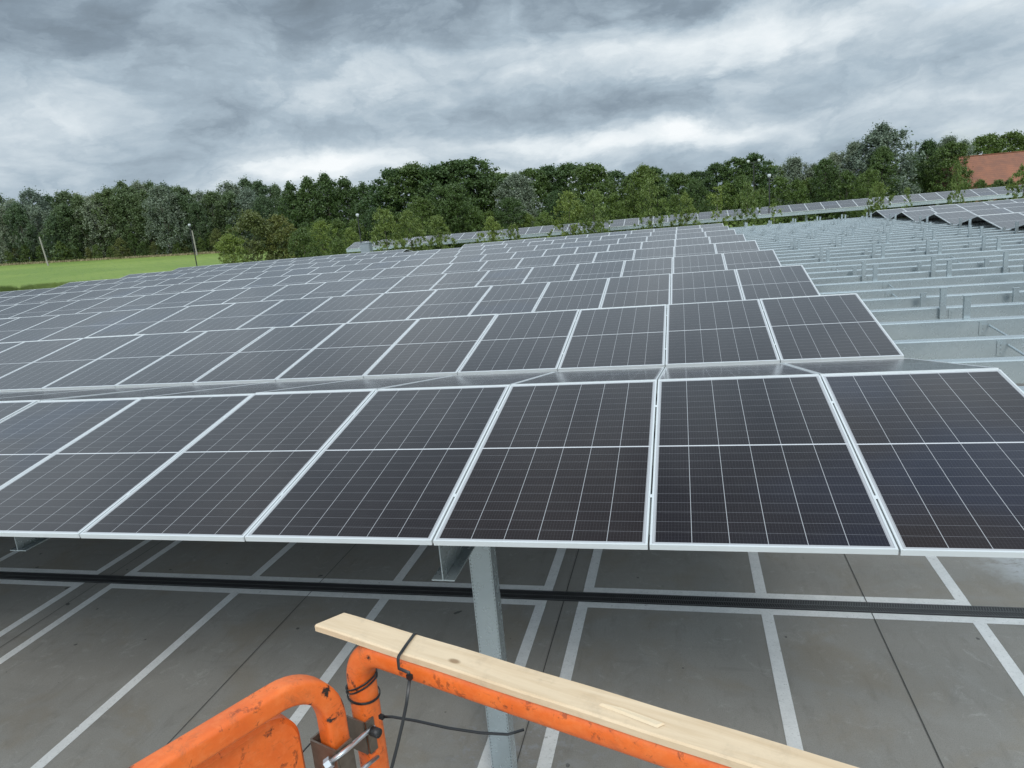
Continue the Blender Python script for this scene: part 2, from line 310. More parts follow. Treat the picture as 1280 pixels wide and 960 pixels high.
# ------------------------------------------------------------------ ground
def sm(x, a, b): x = np.clip((x-a)/(b-a), 0, 1); return x*x*(3-2*x)
def terr(x, y):
    q = -1.148*x + .15*y
    h = .0295*np.maximum(0, q-62) ; h = np.minimum(h, 4.6)
    h = h + .25*sm(np.asarray(y, float), 47, 58)
    return np.minimum(h, 6.)
def grid(name, xs, ys, fn, m_, noisez=0.):
    X, Y = np.meshgrid(xs, ys); Z = fn(X, Y) + noisez*(rng.random(X.shape)-.5)*(np.abs(X) < 400)
    v = np.stack([X, Y, Z], -1).reshape(-1, 3); nx, ny = len(xs), len(ys)
    i = np.arange(nx*ny).reshape(ny, nx); f = np.stack([i[:-1, :-1], i[:-1, 1:], i[1:, 1:], i[1:, :-1]], -1).reshape(-1, 4)
    me = bpy.data.meshes.new(name); me.from_pydata(v.tolist(), [], f.tolist()); me.materials.append(m_)
    for p in me.polygons: p.use_smooth = True
    o = bpy.data.objects.new(name, me); C.objects.link(o); return o
ax = np.unique(np.concatenate([np.array([-3000, -1500, -800, -500, -400]), np.linspace(-300, 300, 121), np.array([400, 500, 800, 1500, 3000])]))
tag(grid('ground', ax, ax, lambda X, Y: terr(X, Y) - .06, M['grass']), 'green grass land rising gently to the forest', kind='structure')
def sheet(name, rects, z, m_, label=None):
    bm = bmesh.new()
    for x0, y0, x1, y1 in rects: bm.faces.new([bm.verts.new(p) for p in ((x0, y0, z), (x1, y0, z), (x1, y1, z), (x0, y1, z))])
    return tag(newobj(name, bm, m_), label, kind='structure')
sheet('car_park', [(-45, -40, 60, 46)], 0., M['conc'], 'grey concrete car park surface')
L0, L1 = -52, 60
DY = 5.22
rects = []
def bays(xs, y0, y1, w=.145):
    for x in xs: rects.append((x-w/2, y0, x+w/2, y1))
near = [[-12.15, -9.67], [-9.05, -6.70, -4.19, -1.84], [-1.25, 1.17, 3.63, 6.05], [6.63, 9.06, 11.5, 13.9]]
near = [[-17.0+2.43*i for i in range(4)]] + near + [[14.5+2.43*i for i in range(4)]]
far = [[-12.15, -9.70], [-9.03, -6.68, -4.2, -1.81], [-1.22, 1.15, 3.61]]
for yc, nr, fr in ((DY, near, far), (21.3, near, near), (37.3, near, near), (-10.9, near, near)):
    for b_ in nr: bays(b_, yc-5.2, yc-.27); rects.append((b_[0]-.07, yc-.27, b_[-1]+.07, yc-.13))
    for b_ in fr: bays(b_, yc+.27, yc+5.2); rects.append((b_[0]-.07, yc+.13, b_[-1]+.07, yc+.27))
rects.append((3.7, DY-.27, 6.0, DY-.131))
def nonover(rs):   # lines share a plane: cut so none overlap (verticals already butt the cross lines)
    out = []
    for r in rs:
        if all(not (r[0] < q[2]-1e-4 and r[2] > q[0]+1e-4 and r[1] < q[3]-1e-4 and r[3] > q[1]+1e-4) for q in out): out.append(r)
    return out
sheet('bay_markings', nonover(rects), .004, M['paint'], 'worn white painted parking bay lines')
jm = mat('joint_filler', plain((.045, .043, .04), (.09, .086, .08), 8.), Roughness=.8)
jr = [(x-.0055, -30, x+.0055, 45.9) for x in (-17.3, -13.35, -9.37, -5.45, -1.53, 2.45, 6.4, 10.35, 14.3)]
sheet('joint_lines', jr + [(-44, .62, -17.31, .636)] , .0085, jm, 'dark sawn joints in the concrete')
jx = [-44, -17.3, -13.35, -9.37, -5.45, -1.53, 2.45, 6.4, 10.35, 14.3, 58]
sheet('cross_joint_lines', [(a+.012, y, b-.012, y+.012) for a, b in zip(jx[:-1], jx[1:]) for y in (.62, 9.9, 15.2)], .0085, jm, 'dark cross joints in the concrete')
# drain channel with slotted grate
bm = bmesh.new(); box(bm, (-44, DY-.125, .001), (22, DY+.125, .010))
dr = empty('drain_channel'); tag(dr, 'black slotted drain channel running across the concrete between the bays', 'drain')
newobj('channel', bm, M['dark'], dr)
bm = bmesh.new(); gx = -13.
for yy in (DY-.112, DY-.006, DY+.10): box(bm, (-44, yy, .0105), (22, yy+.012, .016))
while gx < 9.:
    for k, (ya, yb) in enumerate(((DY-.099, DY-.008), (DY+.007, DY+.099))):
        s_ = .018 if k else -.018
        v = [bm.verts.new(p) for p in ((gx, ya, .0155), (gx+.010, ya, .0155), (gx+.010+s_, yb, .0155), (gx+s_, yb, .0155))]; bm.faces.new(v)
    gx += .031
gm = mat('grate_steel', plain((.07, .07, .072), (.15, .15, .15), 12.), Roughness=.45, Metallic=.4)
newobj('grate', bm, gm, dr)
# ------------------------------------------------------------------ solar panels
W, PW, PL, T = 1.334, 1.322, 2.384, 0.1756
RUN, RISE, PD = PL*math.cos(T), PL*math.sin(T), 4.8811
def panel_parts():
    lip, h = .0125, .035
    bf = bmesh.new()
    for a, b in (((0, 0, -h), (PW, lip, 0)), ((0, PL-lip, -h), (PW, PL, 0)), ((0, lip, -h), (lip, PL-lip, 0)), ((PW-lip, lip, -h), (PW, PL-lip, 0))): box(bf, a, b)
    bg_ = bmesh.new(); uvl = bg_.loops.layers.uv.new('UVMap')
    box(bg_, (lip, lip, -.009), (PW-lip, PL-lip, -.0025))
    for f in bg_.faces:
        for l in f.loops: l[uvl].uv = (l.vert.co.x, l.vert.co.y)
    return bf, bg_
def mesh_of(name, bm, mats):
    bm.normal_update(); me = bpy.data.meshes.new(name); bm.to_mesh(me); bm.free()
    for m_ in mats: me.materials.append(m_)
    return me
bf, bgl = panel_parts(); ME_FRAME = mesh_of('panel_frame', bf, [M['alu']]); ME_GLASS = mesh_of('panel_glass', bgl, [M['glass']])
def merged_panels(name, mats_list, with_uv=True):
    """numpy-merged copy of the panel at many matrices (glass slot 0, frame slot 1)"""
    vs, fs, mi, uvs, off = [], [], [], [], 0
    src = []
    for me, k in ((ME_GLASS, 0), (ME_FRAME, 1)):
        v = np.array([list(q.co) + [1] for q in me.vertices]); f = [list(p.vertices) for p in me.polygons]; src.append((v, f, k))
    for mw in mats_list:
        A = np.array(mw)
        for v, f, k in src:
            w = (v @ A.T)[:, :3]; vs.append(w); fs += [[i+off for i in q] for q in f]; mi += [k]*len(f)
            uvs.append(np.concatenate([v[q, :2] for q in f])); off += len(v)
    me = bpy.data.meshes.new(name); me.from_pydata(np.concatenate(vs).tolist(), [], fs); me.materials.append(M['glass']); me.materials.append(M['alu'])
    me.polygons.foreach_set('material_index', mi); u = me.uv_layers.new(name='UVMap'); u.data.foreach_set('uv', np.concatenate(uvs).ravel()); me.update(); return me
bmc = bmesh.new(); box(bmc, (-.010, -.018, .0003), (.010, .018, .0025)); ME_CLAMP = mesh_of('module_clamp', bmc, [M['alu']])
ME_WHOLE = merged_panels('solar_panel', [Matrix.Identity(4)])
def slope_mat(x, y, z, tilt, back):
    if back: return Matrix.Translation((x+PW, y, z)) @ Matrix.Rotation(math.pi, 4, 'Z') @ Matrix.Rotation(tilt, 4, 'X')
    return Matrix.Translation((x, y, z)) @ Matrix.Rotation(tilt, 4, 'X')
PAN = []                                    # (matrix, area array descriptor)
def area(mw):
    q = [np.array(mw @ Vector(p)) for p in ((0, 0, 0), (PW, 0, 0), (PW, PL, 0), (0, PL, 0))]
    nrm = np.cross(q[1]-q[0], q[3]-q[0])
    if nrm @ (CAM-q[0]) <= 0: return 0.
    pr = [proj(p) for p in q]
    if min(p[2] for p in pr) < .3: return 0.
    if all(p[0] < 0 for p in pr) or all(p[0] > 1280 for p in pr) or all(p[1] > 960 for p in pr) or all(p[1] < 0 for p in pr): return 0.
    a = [(min(max(p[0], 0), 1280), min(max(p[1], 0), 960)) for p in pr]
    return abs(sum(a[i][0]*a[(i+1) % 4][1] - a[(i+1) % 4][0]*a[i][1] for i in range(4)))/2
jit = random.Random(3)
def addrow(arr, r, k0, k1, x0, skip=()):
    for k in range(k0, k1):
        if k in skip: continue
        for back in (0, 1):
            dzj = jit.uniform(-.002, .002); tj = jit.uniform(-.0022, .0022)
            y = r*PD if not back else r*PD + 2*RUN + .034
            mw = slope_mat(x0 + k*W + .006, y, G + dzj, T + tj, back)
            PAN.append([area(mw), mw, arr, r, k, back])
for r in range(9): addrow('main', r, -26, 2, 0., skip=(-13, -12, -11) if r == 8 else ())
XR = 11.0
for r in range(3, 9): addrow('right', r, 0, 10, XR)
FY, FT = 0., math.radians(14)
fp = at(1000, 255, z=G+.69); FY = fp[1] - PL*math.cos(FT)
FZ = G + .69 - PL*math.sin(FT)
for k in range(-27, 27):
    for back in (0, 1):
        y = FY if not back else FY + 2*PL*math.cos(FT) + .03
        mw = slope_mat(k*W + .006 + 3.1, y, FZ, FT, back); PAN.append([area(mw), mw, 'far', 0, k, back])
PAN.sort(key=lambda p: -p[0])
RW = ['nearest', 'second', 'third', 'fourth', 'fifth', 'sixth', 'seventh', 'eighth', 'ninth']
ind = [p for p in PAN[:300] if p[0] > 0]; rest = [p for p in PAN if p not in ind]
for a_, mw, arr, r, k, back in ind:
    if arr == 'main':
        n = 2 - k
        if r == 8 and k < -13: n -= 3
        if back: lab = 'reflective back slope panel behind the nearest row, %s from the right end' % ORD[n]
        else: lab = 'dark solar panel, %s row of the main roof, %s from its right end' % (RW[r], ORD[n])
        grp = 'solar panels of the main canopy roof'
    elif arr == 'right':
        lab = 'solar panel on the %s slope of the %s ridge from the back of the right-hand zigzag roof, %s from its open left end' % ('far' if back else 'near', ORD[9-r], ORD[k+1]); grp = 'solar panels of the zigzag roof on the right'
    else: lab = 'small distant solar panel on the long far canopy, %s from its left end' % ORD[k+28]; grp = 'solar panels of the far canopy'
    if arr == 'right': lab = 'grey panel, %s slope of %s ridge from back, %s from left, right-hand roof' % ('far' if back else 'near', ORD[9-r], ORD[k+1])
    if a_ > 700:
        o = empty('solar_panel'); o.matrix_world = mw
        if a_ > 6000:
            for yc in (.52, 1.86):
                c = bpy.data.objects.new('module_clamp', ME_CLAMP); C.objects.link(c); c.parent = o; c.location = (-.006, yc, 0)
        for nm, me in (('frame', ME_FRAME), ('glass_sheet', ME_GLASS)):
            c = bpy.data.objects.new(nm, me); C.objects.link(c); c.parent = o
    else:
        o = bpy.data.objects.new('solar_panel', ME_WHOLE); C.objects.link(o); o.matrix_world = mw
    tag(o, lab, 'solar panel', grp)
me = merged_panels('distant_solar_panels', [p[1] for p in rest]); o = bpy.data.objects.new('distant_solar_panels', me); C.objects.link(o)
tag(o, 'remaining small far off and rear slope solar panels of the canopies', 'solar panels', kind='stuff')
# ------------------------------------------------------------------ steel of the canopy
X0S, X1S = -34.7, 25.0
BO = (.60, 1.93, 3.10, 4.32)
BNAME = ('front', 'front middle', 'rear middle', 'rear')
def cbeam(y, flip, x0, x1, zt, d=.25, w=.07, th=.004):
    s_ = -1 if flip else 1; bm = bmesh.new()
    def bx(a, b): box(bm, (x0, min(a[0], b[0]), min(a[1], b[1])), (x1, max(a[0], b[0]), max(a[1], b[1])))
    bx((y, zt-d), (y+s_*th, zt-.0125));
    e_ = [(y, zt-.0122), (y+.012, zt), (y+.012, zt-th), (y+th, zt-.0122)]
    ea = [bm.verts.new((x0, *p)) for p in e_]; eb = [bm.verts.new((x1, *p)) for p in e_]
    for i in range(4): bm.faces.new((ea[i], ea[(i+1) % 4], eb[(i+1) % 4], eb[i]))
    bx((y+.0123, zt-th), (y+s_*w, zt)); bx((y+s_*(th+.0003), zt-d), (y+s_*w, zt-d+th))
    bx((y+s_*(w-th), zt-.022), (y+s_*w, zt-th-.0003)); bx((y+s_*(w-th), zt-d+th+.0003), (y+s_*w, zt-d+.022)); return bm
def postmesh(h, w=.078, t=.06):
    bm = bmesh.new(); th = .005
    box(bm, (-w/2, 0, 0), (w/2, th, h)); box(bm, (-w/2, th+.0003, 0), (-w/2+th, t, h)); box(bm, (w/2-th, th+.0003, 0), (w/2, t, h))
    box(bm, (-w/2-.012, -.006, h+.0003), (w/2+.012, t+.006, h+.006)); return mesh_of('post', bm, [M['galv']])
PM_TALL, PM_SHORT = postmesh(.46), postmesh(.245, .08, .05)
bmt = bmesh.new(); sweep(bmt, [(0, 0, 0), (0, .72, 0)], circ(.014, 8)); PM_TIE = mesh_of('tie_bar', bmt, [M['galv']])
bmt = bmesh.new(); box(bmt, (-.045, -.009, -.21), (.045, -.0005, -.03))
for zz in (-.17, -.12, -.07): sweep(bmt, [(0, -.009, zz), (0, -.019, zz)], circ(.011, 6))
PM_PLATE = mesh_of('bolted_plate', bmt, [M['galv']])
for r in range(9):
    x1 = X1S
    for j, off in enumerate(BO):
        y = r*PD + off; zt = G + .03 - .0
        o = newobj('steel_purlin', cbeam(0., False, X0S, x1, 0., w=.16), M['galv'])
        o.location = (0, y, zt)
        tag(o, 'galvanised steel channel purlin, the %s one of four under the %s row' % (BNAME[j], RW[r]), 'steel beam', 'long steel purlins of the canopy')
        for k in range(2, 19):
            x = k*W + (.06 if k == 2 else 0)
            if j == 1 and k > 2: c = bpy.data.objects.new('post', PM_TALL); c.location = (x, .164, -.16)
            elif j == 2 and k > 2: c = bpy.data.objects.new('post', PM_TALL); c.location = (x, -.068, -.16)
            elif j == 3 and k > 2: c = bpy.data.objects.new('short_post', PM_SHORT); c.location = (x-.55+.6, -.20, -.16)
            else: continue
            C.objects.link(c); c.parent = o
        if j in (0, 2, 1):
            for k in range(3, 17, 2):
                x = k*W - .28*(j == 0) + .14
                c = bpy.data.objects.new('bolted_plate', PM_PLATE); C.objects.link(c); c.parent = o; c.location = (x, -.001, 0)
                if j != 2:
                    c = bpy.data.objects.new('tie_bar', PM_TIE); C.objects.link(c); c.parent = o; c.location = (x+.02, -.74, -.10); c.rotation_euler = (math.radians(1.5), 0, math.radians(-4))
        elif j == 3: pass
# I-beam rafters on columns
def ibeam(y0, y1, z0, z1, w=.17, t=.010):
    bm = bmesh.new(); box(bm, (-w/2, y0, z0), (w/2, y1, z0+t)); box(bm, (-w/2, y0, z1-t), (w/2, y1, z1)); box(bm, (-.004, y0, z0+t+.0003), (.004, y1, z1-t-.0003)); return bm
xs_b = [-1.47-4*i for i in range(9)][::-1] + [6.53, 10.53, 14.53, 18.53, 22.53]
for i, x in enumerate(xs_b):
    y0 = .45 if abs(x+5.47) > .1 else .72
    o = newobj('steel_rafter', ibeam(y0, 9*PD-.3, -.53, -.2205), M['galv']); o.location = (x, 0, G)
    tag(o, 'galvanised I-beam rafter with its cut end showing below the front edge beside the column' if abs(x+1.47) < .1 else 'galvanised I-beam rafter running back under the roof, %s from the left' % ORD[i+1], 'steel beam', 'I-beam rafters under the canopy')
def column(x, y, top, main=False):
    o = empty('steel_column', (x, y, 0)); bm = bmesh.new()
    w, d, t = .20, .16, .008
    box(bm, (-w/2, -d/2, .012), (w/2, -d/2+t, top)); box(bm, (-w/2, d/2-t, .012), (w/2, d/2, top)); box(bm, (-w/2, -d/2+t+.0003, .012), (-w/2+t, d/2-t-.0003, top)); box(bm, (w/2-t, -d/2+t+.0003, .012), (w/2, d/2-t-.0003, top))
    newobj('shaft', bm, M['galv'], o); newobj('base_plate', boxes([((-.17, -.15, .0), (.17, .15, .0118))]), M['galv'], o)
    if main:
        bm = bmesh.new(); z = top-.03; dk = M['dark']
        while z > .3:
            for sx in (-.091, .088): box(bm, (sx, -d/2-.0012, z), (sx+.005, -d/2-.0002, z+.014))
            z -= .034
        newobj('punched_slots', bm, dk, o)
        bm = bmesh.new()
        for a_, zz in ((-.05, .09), (-.02, .085), (.012, .092), (.035, .088)): sweep(bm, [(a_+.010*math.cos(q*.9), -d/2-.0006, top-zz-.02+.014*math.sin(q*.9)) for q in range(8)], circ(.0016, 5))
        newobj('ink_mark', bm, mat('faded_ink', plain((.12, .12, .12), (.2, .2, .2)), Roughness=.7), o)
    return o
tag(column(-1.53, 1.60, G-.531, True), 'galvanised column with punched slotted edges standing in front behind the lift rail', 'column', 'columns of the canopy')
ci = 0
for x in xs_b:
    for y in (16.2, 30.8):
        tag(column(x, y, G-.531), 'galvanised column standing in the shade far under the canopy roof', 'column', 'hidden columns under the canopy')
# fascia and columns of far canopy
fc = empty('far_canopy_frame', (0, FY, 0)); tag(fc, 'long low grey steel frame carrying the distant line of solar panels', 'canopy frame')
fx0, fx1 = -27*W+3.1, 27*W+3.1
newobj('front_fascia', boxes([((fx0, .06, FZ-.32), (fx1, .12, FZ-.04))]), M['galv'], fc)
newobj('rear_fascia', boxes([((fx0, 4.5, FZ-.32), (fx1, 4.56, FZ-.04))]), M['galv'], fc)
newobj('ridge_beam', boxes([((fx0, 2.25, FZ+.2), (fx1, 2.33, FZ+.48))]), M['galv'], fc)
x = fx0+1.5
while x < fx1:
    newobj('column', boxes([((x-.1, 2.15, .0), (x+.1, 2.42, FZ+.1999))]), M['galv'], fc); newobj('rafter', boxes([((x-.06, .1205, FZ-.25), (x+.06, 2.149, FZ-.06))]), M['galv'], fc); x += 5.336
# ------------------------------------------------------------------ trees
def crown_mesh(name, mt, env, nclump, nleaf, leaf, seed, spread=1., updir=.0, gapy=0.):
    """env(t, ang) -> radius at relative height t (crown of unit height 1 and unit radius); leaf-sized faces in clumps"""
    g = np.random.default_rng(seed); cs = []
    while len(cs) < nclump:
        t = g.random()**.9; a = g.random()*2*math.pi; R_ = env(t, a); rr = R_*(g.random()**.42)
        cs.append((rr*math.cos(a), rr*math.sin(a), t, .5+.7*g.random(), rr/max(R_, .01)))
    allv = []
    for cx, cy, cz, sz, edge in cs:
        n = int(nleaf*sz); d = g.normal(size=(n, 3)); d /= np.linalg.norm(d, axis=1)[:, None]
        rad = spread*sz*(.35+.65*g.random((n, 1))**.5)
        p = np.array([cx, cy, cz]) + d*rad*np.array([1., 1., 1.]) 
        allv.append(p)
    P_ = np.concatenate(allv); return P_
def make_crown(name, mt, H, Rr, env, nclump, nleaf, leaf, seed, spread, elong=1.):
    g = np.random.default_rng(seed+99); cs = []; P_ = []
    for i in range(nclump):
        t = g.random()**.85; a = g.random()*2*math.pi; R_ = env(t, a)*Rr; rr = R_*(g.random()**.45)*(1.0 if g.random() > .12 else 1.1)
        sz = spread*(.45+.75*g.random()); n = max(6, int(nleaf*(sz/spread)**2))
        d = g.normal(size=(n, 3)); d /= np.linalg.norm(d, axis=1)[:, None]; rad = sz*np.minimum(np.abs(g.normal(size=(n, 1)))*.58, 1.4)
        P_.append(np.array([rr*math.cos(a), rr*math.sin(a), t*H]) + d*rad*np.array([1, 1, .75*elong]))
    P_ = np.concatenate(P_); n = len(P_)
    # leaf quads (a bent pair would cost twice): random orientation, biased outwards/up
    nrm = g.normal(size=(n, 3)) + np.array([0, 0, .7]); nrm /= np.linalg.norm(nrm, axis=1)[:, None]
    a1 = np.cross(nrm, g.normal(size=(n, 3))); a1 /= np.linalg.norm(a1, axis=1)[:, None]; a2 = np.cross(nrm, a1)
    s_ = leaf*(.6+.8*g.random((n, 1))); 
    q = np.stack([P_ - a1*s_, P_ + a2*s_*.6, P_ + a1*s_, P_ - a2*s_*.6], 1).reshape(-1, 3)
    me = bpy.data.meshes.new(name); me.vertices.add(len(q)); me.vertices.foreach_set('co', q.astype(np.float32).ravel())
    me.loops.add(4*n); me.loops.foreach_set('vertex_index', np.arange(4*n, dtype=np.int32)); me.polygons.add(n)
    me.polygons.foreach_set('loop_start', np.arange(0, 4*n, 4, dtype=np.int32)); me.polygons.foreach_set('loop_total', np.full(n, 4, dtype=np.int32)); me.update(calc_edges=True)
    me.materials.append(mt); return me
def make_trunk(name, H, r, seed, nb=7, crown_base=.25, reach=.5, lean=0., mt=None):
    g = random.Random(seed); bm = bmesh.new()
    pts = [(lean*t*H + .04*H*math.sin(3*t+seed)*t*.5, .03*H*math.cos(2.3*t+seed)*t*.5, t*H) for t in [i/8 for i in range(9)]]
    sweep(bm, pts, circ(r, 7), scale=[1.15-.95*i/8 for i in range(9)])
    for i in range(nb):
        t = crown_base + (.85-crown_base)*(i+g.random()*.5)/nb; a = g.random()*6.28; k = min(7, int(t*8)); p = Vector(pts[k]); L_ = reach*H*(1-t)*(.6+.5*g.random())
        e = p + Vector((math.cos(a)*L_, math.sin(a)*L_, L_*(.7+.5*g.random()))); m_ = (p+e)/2 + Vector((0, 0, -.08*L_))
        sweep(bm, [p, m_, e], circ(r*.45*(1-t*.6), 5), scale=[1, .65, .25])
    bm.normal_update(); me = bpy.data.meshes.new(name); bm.to_mesh(me); bm.free(); me.materials.append(mt or M['bark']); return me
def lumpy(seed, k=.25):
    g = random.Random(seed); ph = [g.random()*6.28 for _ in range(6)]
    return lambda t, a: 1 + k*(math.sin(2*a+ph[0]+5*t) + .7*math.sin(3*a+ph[1]-9*t) + .6*math.sin(5*a + ph[2] + 13*t))/1.6
def env_round(seed):
    l = lumpy(seed); return lambda t, a: max(.05, (math.sin(math.pi*min(1, max(0, .06+.92*t)))**.6))*l(t, a)
def env_cone(seed):
    l = lumpy(seed, .3); return lambda t, a: max(.06, (min(1, t*5+.5))*(1-t**2.1)**.8)*l(t, a)
def env_column(seed):
    l = lumpy(seed, .38); return lambda t, a: max(.05, min(1, .55+t*2)*(1-t**3.4)**.6)*l(t, a)
def env_willow(seed):
    l = lumpy(seed, .35); return lambda t, a: max(.08, min(1, .6+t*1.6)*(1-t**2)**.55)*l(t, a)
def env_bush(seed):
    l = lumpy(seed, .3); return lambda t, a: max(.1, (1-t**2.2)**.6)*l(t, a)
# prototypes of height 10 (crown spans cb..1 of the height)
KINDS = {}
def proto(kind, mt, env, Rr, cb, nclump, nleaf, leaf, spread, n=3, trunk_r=.16, elong=1., reach=.45, tm=None):
    KINDS[kind] = []
    for i in range(n):
        sd = hash_(kind)+i*17
        cm = make_crown(kind+'_crown', mt, 10*(1-cb)*.97, Rr, env(sd), nclump, nleaf, leaf, sd, spread, elong)
        tm_ = make_trunk(kind+'_trunk', 9.0, trunk_r, sd, crown_base=max(.1, cb), reach=reach, mt=tm)
        KINDS[kind].append((cm, tm_, cb*10))
def hash_(s_): return sum(ord(c)*(i+3) for i, c in enumerate(s_)) % 9973
proto('forest', LM['forest'], env_column, 2.9, .02, 380, 66, .115, .5, 6, .12, elong=1.7)
proto('forest_silver', LM['silver'], env_column, 3.2, .02, 310, 75, .115, .55, 2, .12, elong=1.9)
proto('dark', LM['dark'], env_round, 3.4, .03, 350, 85, .125, .62, 4, .16)
proto('spiky', LM['dark'], env_cone, 3.6, .02, 300, 85, .12, .52, 3, .14, elong=1.3)
proto('green', LM['mid'], env_round, 3.7, .03, 340, 85, .13, .66, 4, .18)
proto('light', LM['light'], env_round, 3.1, .10, 190, 80, .125, .55, 4, .10, tm=M['bark'])
proto('sapling', LM['light'], env_round, 1.5, .3, 42, 45, .14, .5, 3, .06, tm=M['pale_bark'])
proto('silver', LM['silver'], env_willow, 3.6, .03, 340, 100, .12, .6, 3, .2, elong=1.5)
proto('olive', LM['olive'], env_bush, 4.2, .0, 190, 110, .15, .9, 2, .12)
proto('yellow', LM['light'], env_bush, 4.6, .0, 170, 110, .17, .9, 2, .12)
proto('bush', LM['mid'], env_bush, 4.6, .0, 150, 110, .17, .9, 3, .12)
TC = {}
def tree(kind, u, vt, D=None, y=None, wide=1., label='', group=None, idx=None, vary=True, name=None):
    v0 = 329-.0902*u
    p = at(u, v0, D=D) if D else at(u, v0, y=y)
    gz = float(terr(p[0], p[1]))
    top = at(u, vt, D=D if D else ((p-CAM) @ FW))
    H = max(1.0, top[2]-gz); i = TC.get(kind, 0); TC[kind] = i+1
    cm, tm_, cb = KINDS[kind][i % len(KINDS[kind])]
    o = empty(name or 'tree', (p[0], p[1], gz-.05), random.random()*6.28); k = H/10
    wv = wide*(1+random.uniform(-.08, .08))
    o.scale = (k*wv, k*wv, k)
    c = bpy.data.objects.new('crown' if name != 'bush' else 'foliage', cm); C.objects.link(c); c.parent = o; c.location = (0, 0, cb)
    c = bpy.data.objects.new('trunk' if name != 'bush' else 'stem', tm_); C.objects.link(c); c.parent = o
    if name == 'bush': c.scale = (1, 1, .8)
    tag(o, label, 'bush' if name == 'bush' else 'tree', group); return o
def prof(pts_):
    xs = [p[0] for p in pts_]; ys = [p[1] for p in pts_]; return lambda u: float(np.interp(u, xs, ys))
# the forest behind the field (left): two ranks
top1 = prof([(-120, 262), (-40, 252), (0, 246), (20, 247), (60, 240), (100, 239), (130, 237), (165, 227), (200, 232), (240, 233), (262, 239), (285, 232), (300, 226), (322, 222), (345, 229), (365, 236), (420, 240), (480, 240)])
r_ = random.Random(5); u = -130.; k = 0; fl = []
while u < 430:
    fl.append(u); u += r_.uniform(15, 23)
for i, u in enumerate(fl):
    tree('forest' if r_.random() > .12 else 'forest_silver', u, top1(u)+r_.uniform(-5, 7), D=205+r_.uniform(-4, 8), wide=r_.uniform(.9, 1.15), label='tall tree in the back rank of the forest behind the field, %s from the left' % ORD[i+1], group='back rank of forest trees')
u = -125.; fl = []
while u < 385:
    fl.append(u); u += r_.uniform(15, 24)
vis = [q for q in fl if q > -4]
for i, u in enumerate(fl):
    kd = 'forest_silver' if any(abs(u-q) < 9 for q in (15, 60, 130, 205, 318)) else 'forest'
    lab = ('silvery' if kd == 'forest_silver' else 'dark green') + ' tree in the front rank of the forest behind the field'
    if u > -4: lab = lab.replace(' in the front rank of the forest behind the field', ' in the front rank of the forest, %s from the left' % ORD[vis.index(u)+1])
    tree(kd, u, top1(u)+(r_.uniform(5, 30) if r_.random() < .7 else r_.uniform(0, 8)), D=183+r_.uniform(-3, 3), wide=r_.uniform(.9, 1.2), label=lab, group='front rank of forest trees')
# skirt of low bushes at the forest foot
for i in range(26):
    u = -60 + i*14 + r_.uniform(-4, 4)
    tree('bush' if i % 3 else 'olive', u, 329-.0902*u - r_.uniform(8, 24), D=179+r_.uniform(-2, 2), wide=r_.uniform(.55, .9), label='low bush at the forest foot along the field, %s from the left' % ORD[i+1], group='bushes at the forest foot', name='bush')
